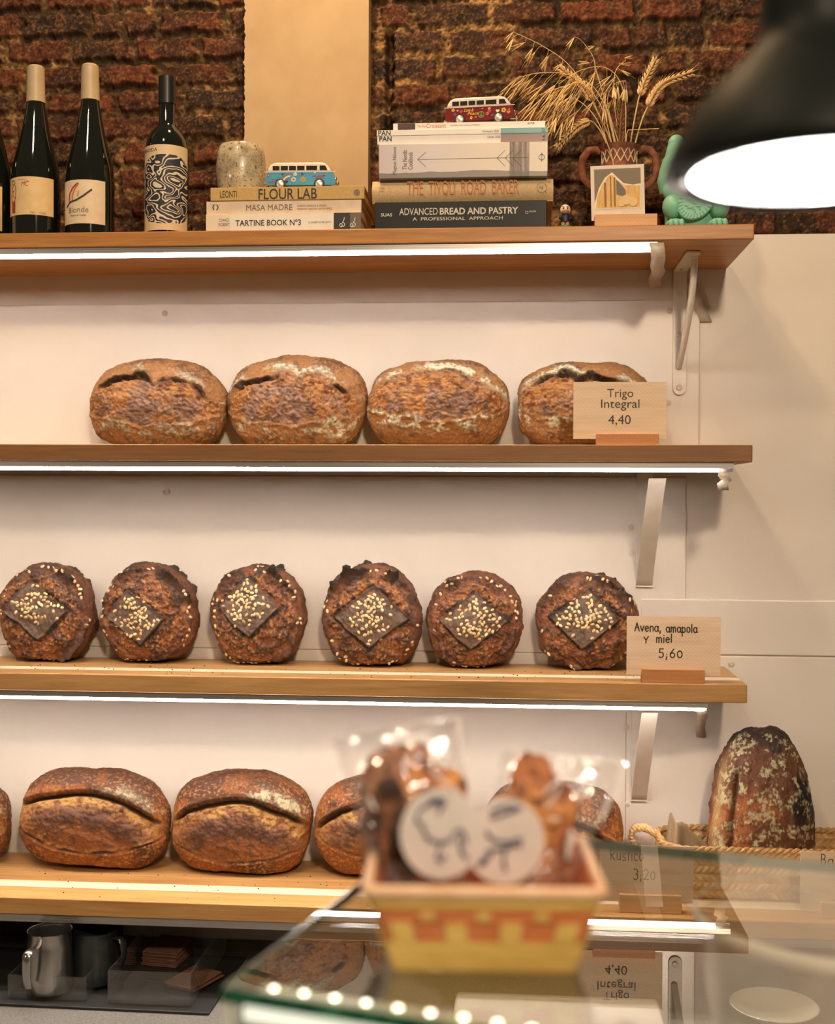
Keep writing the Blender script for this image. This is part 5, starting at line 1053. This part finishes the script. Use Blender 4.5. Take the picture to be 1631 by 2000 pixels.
for i in range(2):
    o = M().box(-.032, .032, 0, .085, 0, .0022).build('card_sleeve', kraft, bevel=.0004); p = WZ(375, 1900, zm+.01); o.location = (p[0]-.006-.004*i, a[1]+.062, zm+.004+i*.0032); o.rotation_euler = (.03*i, 0, -.42); tag(o, ('lower', 'upper')[i]+' brown cardboard sleeve lying loose beside the stack in the tray', 'card sleeve')
p = WZ(1512, 1994, CZ)
kk = (W(1612, 1960, p[1])[0]-W(1512, 1960, p[1])[0])/100
china = pm('white_china', lin(226, 220, 208), .2, coat=.4)
t = thing('saucer', 'small white saucer on the worktop under the straw basket', 'saucer', (p[0], p[1], CZ+.0003))
M().lathe([(0, .002), (34*kk, 0), (36*kk, .004), (60*kk, .012), (85*kk, .026), (87*kk, .0275), (85*kk, .0285), (58*kk, .015), (36*kk, .0075), (0, .007)], n=56).build('saucer_body', china, t, smooth=True, recalc=False)
m = M().lathe([(33*kk, .0076), (35*kk, .0090), (37*kk, .0080)], n=40); m.build('cup_ring', china, t, smooth=True, recalc=False)
q = [WZ(890, 1934, CZ+.02), WZ(1286, 1950, CZ+.02)]
tag(M().box(q[0][0], q[1][0], q[0][1]-.22, q[0][1], CZ+.0003, CZ+.02).build('white_tray', pm('tray_grey', lin(176, 170, 158), .4), bevel=.008, seg=4), 'flat white tray on the worktop below the glass counter', 'tray')
# ------------------------------------------------------------------ glass display counter in front
gl_top = glass_sheet('case_glass', (.955, .975, .962), base=.045, upper=2.2)
gl_side = glass_sheet('side_pane', (.955, .975, .962), base=.045)
def edge_mat():
    t = NT('glass_edge'); t.set(Roughness=.12, Coat_Weight=.5); v = t.coord((3, 3, 3)); n = t.noise(v, 22, 5, .7)
    t.L(t.ramp(n, [(.3, lin(10, 44, 32)), (.55, lin(24, 92, 66)), (.75, lin(90, 160, 128))]), t.b.inputs['Base Color']); return t.m
gedge = edge_mat(); sil = pm('clear_seal', lin(206, 214, 196), .3)
fl_ = WZ(433, 1929, GZ); CL, CD = 1.25, .455
ct_ = thing('glass_counter', 'glass topped display counter in front carrying the cookie basket', 'display counter', (fl_[0], fl_[1], GZ), R(-15.2))
M().box(.0015, CL, .0015, CD-.0015, -.0095, 0).build('top_glass', gl_top, ct_)
tg = M().box(0, .0014, 0, CD, -.0095, 0).box(0, CL, 0, .0014, -.0095, 0).box(0, CL, CD-.0014, CD, -.0095, 0).build('top_edge', gedge, ct_)
M().box(.008, CL, .002, .008, -.30, -.0105).build('front_glass', gl_side, ct_)
M().box(.002, .008, .009, CD-.003, -.30, -.0105).build('side_glass', gl_side, ct_)
M().box(.001, .0065, .0015, .0065, -.30, -.0105).build('corner_seal', sil, ct_, bevel=.0015)
led_c = emit('case_led', (1, .92, .70), 9); led_refl = emit('led_reflection_glow', (1, .95, .76), 1.1)
M().box(.012, CL, .030, .042, -.0190, -.0115).build('light_strip', sil, ct_, bevel=.001)
M().box(.012, CL, .0086, .0120, -.0240, -.0115).build('led_reflection_strip', led_refl, ct_, bevel=.001)  # glowing strip stands in for the LED reflection in the glass edge
for i in range(40):
    x = .022+i*.0235; M().ell((x, .036, -.0110), (.0026, .0026, .0011), 12, 6).build('led_bead', led_c, ct_, smooth=True)
M().box(.0, CL, .0, CD, -GZ+.0, -.30).build('base_cabinet', pm('cabinet_white', lin(206, 196, 180), .4), ct_, bevel=.002)
ax, ay = np.array([cos(R(-15.2)), sin(R(-15.2)), 0]), np.array([-sin(R(-15.2)), cos(R(-15.2)), 0])
past = pm('pastry', lin(206, 132, 60), .5, lin(160, 88, 36), 40, bump=.3)
for i, (px_, lb) in enumerate(((930, 'orange brown pastry in the glass counter, first along its row'), (1010, 'orange brown pastry in the glass counter, second along its row'), (1095, 'orange brown pastry in the glass counter, third along its row'))):
    p = fl_+ax*(.215+.062*i)+ay*.11; zb_ = GZ-.2997
    t = thing('pastry', lb, 'pastry', (p[0], p[1], zb_), R(-15.2), 'pastries inside the glass counter')
    m = M()
    for j in range(5): m.ell(((j-2)*.011, 0, .115+.0), (.010, .018-.003*abs(j-2), .018-.003*abs(j-2)), 14, 10)
    m.build('pastry_body', past, t, smooth=True)
    M().box(-.028, .028, -.03, .03, 0, .098).build('riser', pm('riser_wood', lin(196, 150, 96), .6), t)

bp = CAM+ray(1642, 1792)*1.07; rb_ = .124
t = thing('glass_bowl', 'wide clear bowl with a thick pale rim inside the glass counter', 'bowl', (bp[0], bp[1], GZ-.2997)); hb_ = bp[2]-GZ+.2997
M().lathe([(0, 0), (.05, 0), (.06, .01), (rb_*.82, hb_*.5), (rb_*.97, hb_*.9), (rb_*.99, hb_*.96), (rb_*.95, hb_*.96), (rb_*.78, hb_*.5), (.055, .016), (0, .014)], n=64).build('bowl_body', glass_sheet('bowl_glass', (.93, .93, .91), base=.04, diffuse_mix=.05), t, smooth=True, recalc=False)
M().tube([(rb_*cos(2*pi*i/72), rb_*sin(2*pi*i/72), hb_) for i in range(73)], [.0012+.0056*max(0, -sin(2*pi*i/72+.35)) for i in range(73)], 10).build('rim', pm('bowl_rim', lin(206, 194, 176), .35), t, smooth=True)

# ------------------------------------------------------------------ woven chip basket, cellophane bags, cookies
def PD(x, y, D): return CAM+ray(x, y)*D
kb = .878/FPX
fb = WZ(945, 1899, GZ); crz = YAW-.02
cx_, cy_ = np.array([cos(crz), sin(crz), 0]), np.array([-sin(crz), cos(crz), 0])
bwx, bwy, twx, twy, bh = .0655, .052, .0830, .067, .0635
bc = fb+cy_*(bwy+.001)
kt = thing('chip_basket', 'small woven wooden basket of bagged cookies on the glass counter', 'basket', (bc[0], bc[1], GZ+.0003), crz)
yelw = pm('yellow_chip', lin(232, 198, 112), .5, lin(212, 174, 86), 40, stretch=(1, 1, 8)); orgw = pm('orange_chip', lin(218, 134, 80), .5, lin(196, 108, 58), 40, stretch=(1, 1, 8)); rimw = pm('rim_chip', lin(240, 202, 166), .5, lin(230, 184, 142), 40)
def ringp(v, off):
    hx, hy = bwx+(twx-bwx)*v+off, bwy+(twy-bwy)*v+off; r_ = .006; P = []
    for sx, sy, a0 in ((1, -1, -90), (1, 1, 0), (-1, 1, 90), (-1, -1, 180)):
        for i in range(5): a = R(a0+90*i/4); P.append((sx*(hx-r_)+r_*cos(a), sy*(hy-r_)+r_*sin(a), bh*v))
    return P
def strip(name, v0, v1, off, th, mat):
    m = M(); rs = [ringp(v0, off), ringp(v1, off), ringp(v1, off-th), ringp(v0, off-th)]; n = len(rs[0]); m.v = [p for r_ in rs for p in r_]
    for j in range(4):
        for i in range(n): m.f.append((j*n+i, j*n+(i+1) % n, ((j+1) % 4)*n+(i+1) % n, ((j+1) % 4)*n+i))
    return m.build(name, mat, kt, bevel=.0004)
strip('lower_strip', .0, .36, .0012, .0015, yelw); strip('weave_strip', .36, .585, -.0006, .0014, orgw); strip('weave_strip', .59, .79, .0000, .0014, orgw); strip('upper_strip', .765, .96, .0012, .0015, yelw); strip('lining', .0, .95, -.0024, .001, orgw)
r1 = ringp(.965, .0005); M().tube([r_ for r_ in r1]+[r1[0]], .0042, 8, 1.0).build('rim', rimw, kt, smooth=True)
M().box(-bwx+.002, bwx-.002, -bwy+.002, bwy-.002, .0, .0015).build('bottom', yelw, kt)
def stave(fx, v0, v1, wd_, side):
    hx0, hy0, hx1, hy1 = [bwx+(twx-bwx)*v0, bwy+(twy-bwy)*v0, bwx+(twx-bwx)*v1, bwy+(twy-bwy)*v1]
    if side in 'fb':
        s_ = -1 if side == 'f' else 1; P = [(fx*hx0*1.0-wd_, s_*(hy0+.0018), bh*v0), (fx*hx0+wd_, s_*(hy0+.0018), bh*v0), (fx*hx1+wd_, s_*(hy1+.0018), bh*v1), (fx*hx1-wd_, s_*(hy1+.0018), bh*v1)]; Q = [(a, b-s_*.0016, c) for a, b, c in P]
    else:
        s_ = -1 if side == 'l' else 1; P = [(s_*(hx0+.0018), fx*hy0-wd_, bh*v0), (s_*(hx0+.0018), fx*hy0+wd_, bh*v0), (s_*(hx1+.0018), fx*hy1+wd_, bh*v1), (s_*(hx1+.0018), fx*hy1-wd_, bh*v1)]; Q = [(a-s_*.0016, b, c) for a, b, c in P]
    M().add(P+Q, [(0, 1, 2, 3), (7, 6, 5, 4), (0, 4, 5, 1), (1, 5, 6, 2), (2, 6, 7, 3), (3, 7, 4, 0)]).build('stave', yelw, kt, bevel=.0004)
for sd in 'fblr':
    for fx in (-.78, -.27, .25, .78): stave(fx, .345, .60, .0076, sd)
    for fx in (-.52, -.01, .52): stave(fx, .625, .725, .0050, sd)
film = glass_sheet('cellophane', (.985, .98, .975), base=.09, diffuse_mix=.05, diffuse_col=(.95, .93, .9), rough_bump=26)
def bag(label, quad, D0, D1, bulge, st, draw, seed, highlights=()):
    TL, TR, BR, BL = [np.array(q, float) for q in quad]; o0 = PD(*((BL+BR)/2), D0); t = thing('cellophane_bag', label, 'cellophane bag', o0, group='cellophane bags of cookies')
    nu, nv = 40, 52; m = M()
    for sgn in (-1, 1):
        U, V = np.meshgrid(np.linspace(0, 1, nu+1), np.linspace(0, 1, nv+1)); U, V = U.ravel(), V.ravel(); q3 = np.stack([U*3, V*4, np.full(len(U), seed+sgn*2.)], 1)
        cr = np.abs(perlin(q3*1.5, 3))*.9+.5*np.abs(perlin(q3*3.7, 4)); px_ = (TL*(1-U)[:, None]+TR*U[:, None])*V[:, None]+(BL*(1-U)[:, None]+BR*U[:, None])*(1-V)[:, None]
        px_ = px_+np.stack([6*perlin(q3*2, 6), 14*perlin(q3*np.array([1.4, .2, 1]), 7)*V], 1)
        dep = D0+(D1-D0)*V+sgn*bulge*(np.sin(pi*np.clip(U, 0, 1))**.7)*np.clip(1.15-V, 0, 1)**.6+sgn*.008*(cr-.3)*np.sin(pi*U)
        m2 = M(); m2.v = [tuple(PD(a, b, d)-o0) for (a, b), d in zip(px_, dep)]
        for j in range(nv):
            for i in range(nu): k_ = j*(nu+1)+i; m2.f.append((k_, k_+1, k_+nu+2, k_+nu+1))
        m.add(m2.v, m2.f)
    m.build('film', film, t, smooth=True, recalc=False, angle=1.2)
    # heat sealed hems along the top and free side, highlight white mixed in
    hem = pm('film_hem', lin(240, 232, 224), .25)
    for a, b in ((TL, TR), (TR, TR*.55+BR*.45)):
        M().tube([PD(*(a*(1-s_)+b*s_), (D0+(D1-D0)*(1 if b is TR else 1-.45*s_)))-o0 for s_ in np.linspace(0, 1, 12)], .0021, 6, .5).build('hem', glass_sheet('highlight_film', (.9, .9, .9), base=.15, diffuse_mix=.62, diffuse_col=(.95, .93, .9)) if 'highlight_film' not in MATS else MATS['highlight_film'], t, smooth=True)
    for q in highlights:
        n_ = len(q); M().tube([PD(a, b, D0-.019+.03*max(0, (1640-b)/400))-o0 for a, b in cat_rom(q, 5)], [.0012+.0012*sin(pi*i/(5*(n_-1))) for i in range(5*(n_-1)+1)], 6, .3).build('film_highlight', MATS['highlight_film'], t, smooth=True)  # white tubes along film creases, highlights put into their colour
    (sx, sy, srx, sry, sd, tlt) = st; m = M(); n = 40
    P0 = [PD(sx+srx*cos(2*pi*i/n), sy+sry*sin(2*pi*i/n), sd+tlt*sin(2*pi*i/n))-o0 for i in range(n)]; b_ = np.array([0, .0008, 0])
    m.add(P0+[p+b_ for p in P0], [tuple(range(n)), tuple(range(2*n-1, n-1, -1))]+[(i, i+n, (i+1) % n+n, (i+1) % n) for i in range(n)])
    so = m.build('round_sticker', pm('sticker_paper', lin(240, 234, 228), .4), t); m = M()
    for q in draw:
        pts = cat_rom([PD(a, b, sd-.0016+tlt*((b-sy)/sry))-o0 for a, b in q], 5); m.tube(pts, .0010, 6)
    m.build('sketch_print', pm('sticker_ink', lin(74, 78, 112), .5), so, smooth=True)
    return t
dl = [[(812, 1600), (822, 1580), (845, 1568), (870, 1572)], [(812, 1600), (826, 1614), (832, 1632), (852, 1644), (880, 1640), (892, 1622), (906, 1626), (910, 1648)], [(838, 1566), (850, 1560), (872, 1562)], [(856, 1590), (866, 1572)], [(862, 1646), (854, 1672), (862, 1682), (870, 1668)], [(898, 1638), (902, 1664), (914, 1676)]]
dr = [[(958, 1586), (985, 1574), (1012, 1578)], [(958, 1598), (984, 1590), (1000, 1584), (1020, 1576)], [(950, 1622), (964, 1640), (996, 1644), (1016, 1638), (1016, 1656)], [(950, 1662), (976, 1658), (1010, 1650)], [(962, 1662), (948, 1684), (934, 1690)], [(986, 1658), (984, 1680), (988, 1700)], [(936, 1686), (950, 1672)]]
bag('taller cellophane bag of cookies with round deer sketch sticker, nearer the dark loaves', [(650, 1442), (896, 1400), (922, 1738), (738, 1738)], .925, .965, .017, (862, 1629, 81, 88, .893, .004), dl, 3, [[(838, 1498), (866, 1524), (902, 1552)], [(872, 1470), (886, 1436), (892, 1418)], [(892, 1474), (908, 1448), (912, 1430)], [(722, 1462), (738, 1466), (752, 1470)], [(722, 1556), (728, 1572), (734, 1582)], [(926, 1642), (914, 1676), (897, 1724)]])
bag('shorter cellophane bag of cookies, its sticker tucked behind the other sticker', [(982, 1466), (1218, 1492), (1118, 1738), (932, 1738)], .945, .985, .017, (985, 1643, 79, 84, .914, .004), dr, 8, [[(1062, 1552), (1080, 1532), (1104, 1514)], [(1066, 1580), (1082, 1558), (1094, 1536)], [(1116, 1620), (1112, 1650), (1108, 1680)], [(1130, 1556), (1146, 1538), (1160, 1526)], [(1052, 1466), (1066, 1474), (1078, 1482)], [(984, 1504), (990, 1512), (994, 1514)], [(1070, 1596), (1084, 1600), (1094, 1598)]])
cookm = vcol_mat('cookie_crust', .55, 260, .5, .6, .002, .4)
def cook(u, v, f, P, s, o):
    n1, n2, n3 = fbm(P, 26, 4, s), fbm(P, 90, 4, s+1, .6), fbm(P, 200, 3, s+2)
    C = np.tile(np.array(lin(182, 116, 72)), (len(u), 1)); C = lerp(C, lin(216, 150, 84), sm(0, .4, n1+.3*n2)); C = lerp(C, lin(92, 50, 34), sm(.05, .35, n2-.4*n1)); C = lerp(C, lin(190, 130, 96), .6*sm(.2, .45, n3+n2*.4))
    C = lerp(C, lin(40, 28, 24), o.get('choc', 0)*sm(-.2, .3, n1+.2))
    return .006*n1+.003*n2+.001*n3, C
def cookie(label, box, D, th, seed, rot=0, choc=0):
    x0, x1, y0, y1 = box; c = PD((x0+x1)/2, (y0+y1)/2, D); a, b = (x1-x0)/2*D/FPX, (y1-y0)/2*D/FPX; S, F = ico(5)
    rho = np.sqrt(S[:, 0]**2+S[:, 2]**2)+1e-9; cs, sn = S[:, 0]/rho, S[:, 2]/rho; rf = (np.abs(cs)**4+np.abs(sn)**4)**(-1/4)*(1+.05*perlin(np.stack([cs*1.5, sn*1.5, np.full(len(cs), seed*2.3)], 1), 5))
    P = np.stack([a*rho*rf*cs, np.sign(S[:, 1])*np.abs(S[:, 1])**.6*th, b*rho*rf*sn], 1); d, C = cook(P[:, 0]/a, P[:, 2]/b, None, P+seed, seed, dict(choc=choc)); P = P+S*d[:, None]
    zmin = P[:, 2].min(); o = colmesh('cookie', P, F, C, cookm); o.location = tuple(c); o.rotation_euler = (-.10, rot, YAW); return tag(o, label, 'cookie', 'cookies in cellophane')
cookie('broad orange brown cookie slab in the taller cellophane bag', (764, 908, 1500, 1744), .944, .006, 3, .10); cookie('dark chocolate cookie piece on the outer side of the taller bag', (738, 800, 1520, 1744), .926, .005, 5, -.14, .95)
cookie('rough cookie piece standing tall behind the slab in the taller bag', (704, 872, 1456, 1742), .960, .006, 7, -.05, .25); cookie('smooth tan cookie peeking from the top of the shorter bag', (1000, 1092, 1470, 1744), .966, .006, 9, -.06); cookie('reddish nut cookie slab low in the shorter bag', (1030, 1122, 1530, 1744), .948, .006, 12, .03, .15)

# ------------------------------------------------------------------ black pendant lamp close to the camera
LD = .80; lk_ = LD/FPX; lp = PD(1592, 341, LD)
blackl = pm('black_lacquer', (.005, .007, .006), .5, (.006, .008, .007), 20, spec=.12); lit_d = emit('lamp_diffuser', (1, .95, .88), LAMP_E)
lt_ = thing('pendant_lamp', 'black dome pendant lamp with a glowing white underside', 'lamp', lp)
pr2 = [(240, 0), (252, -6), (288, -2), (292, 6), (288, 26), (262, 80), (226, 135), (176, 190), (130, 232), (112, 262), (108, 290), (108, 620), (60, 640), (0, 642)]
M().lathe([(r_*lk_, z_*lk_) for r_, z_ in pr2], n=72).build('shade', blackl, lt_, smooth=True, recalc=False, angle=1.0)
M().lathe([(0, .0), (238*lk_, .0), (241*lk_, .0006), (241*lk_, .002), (0, .0025)], n=72).build('diffuser', lit_d, lt_, smooth=True)
for a in (186, 268, 35):
    p = Vector((cos(R(a))*266*lk_, sin(R(a))*266*lk_, -.0035)); cp = M().lathe([(0, -.0065), (.0045, -.006), (.005, -.003), (.003, -.0008), (.0028, .002)], (p.x, p.y, p.z), 14).build('clip_knob', pm('steel_knob', (.6, .6, .6), .3, metal=.9), lt_, smooth=True)
M().tube([(0, 0, 640*lk_), (0, 0, 1.5)], .004, 8).build('cord', blackl, lt_, smooth=True)
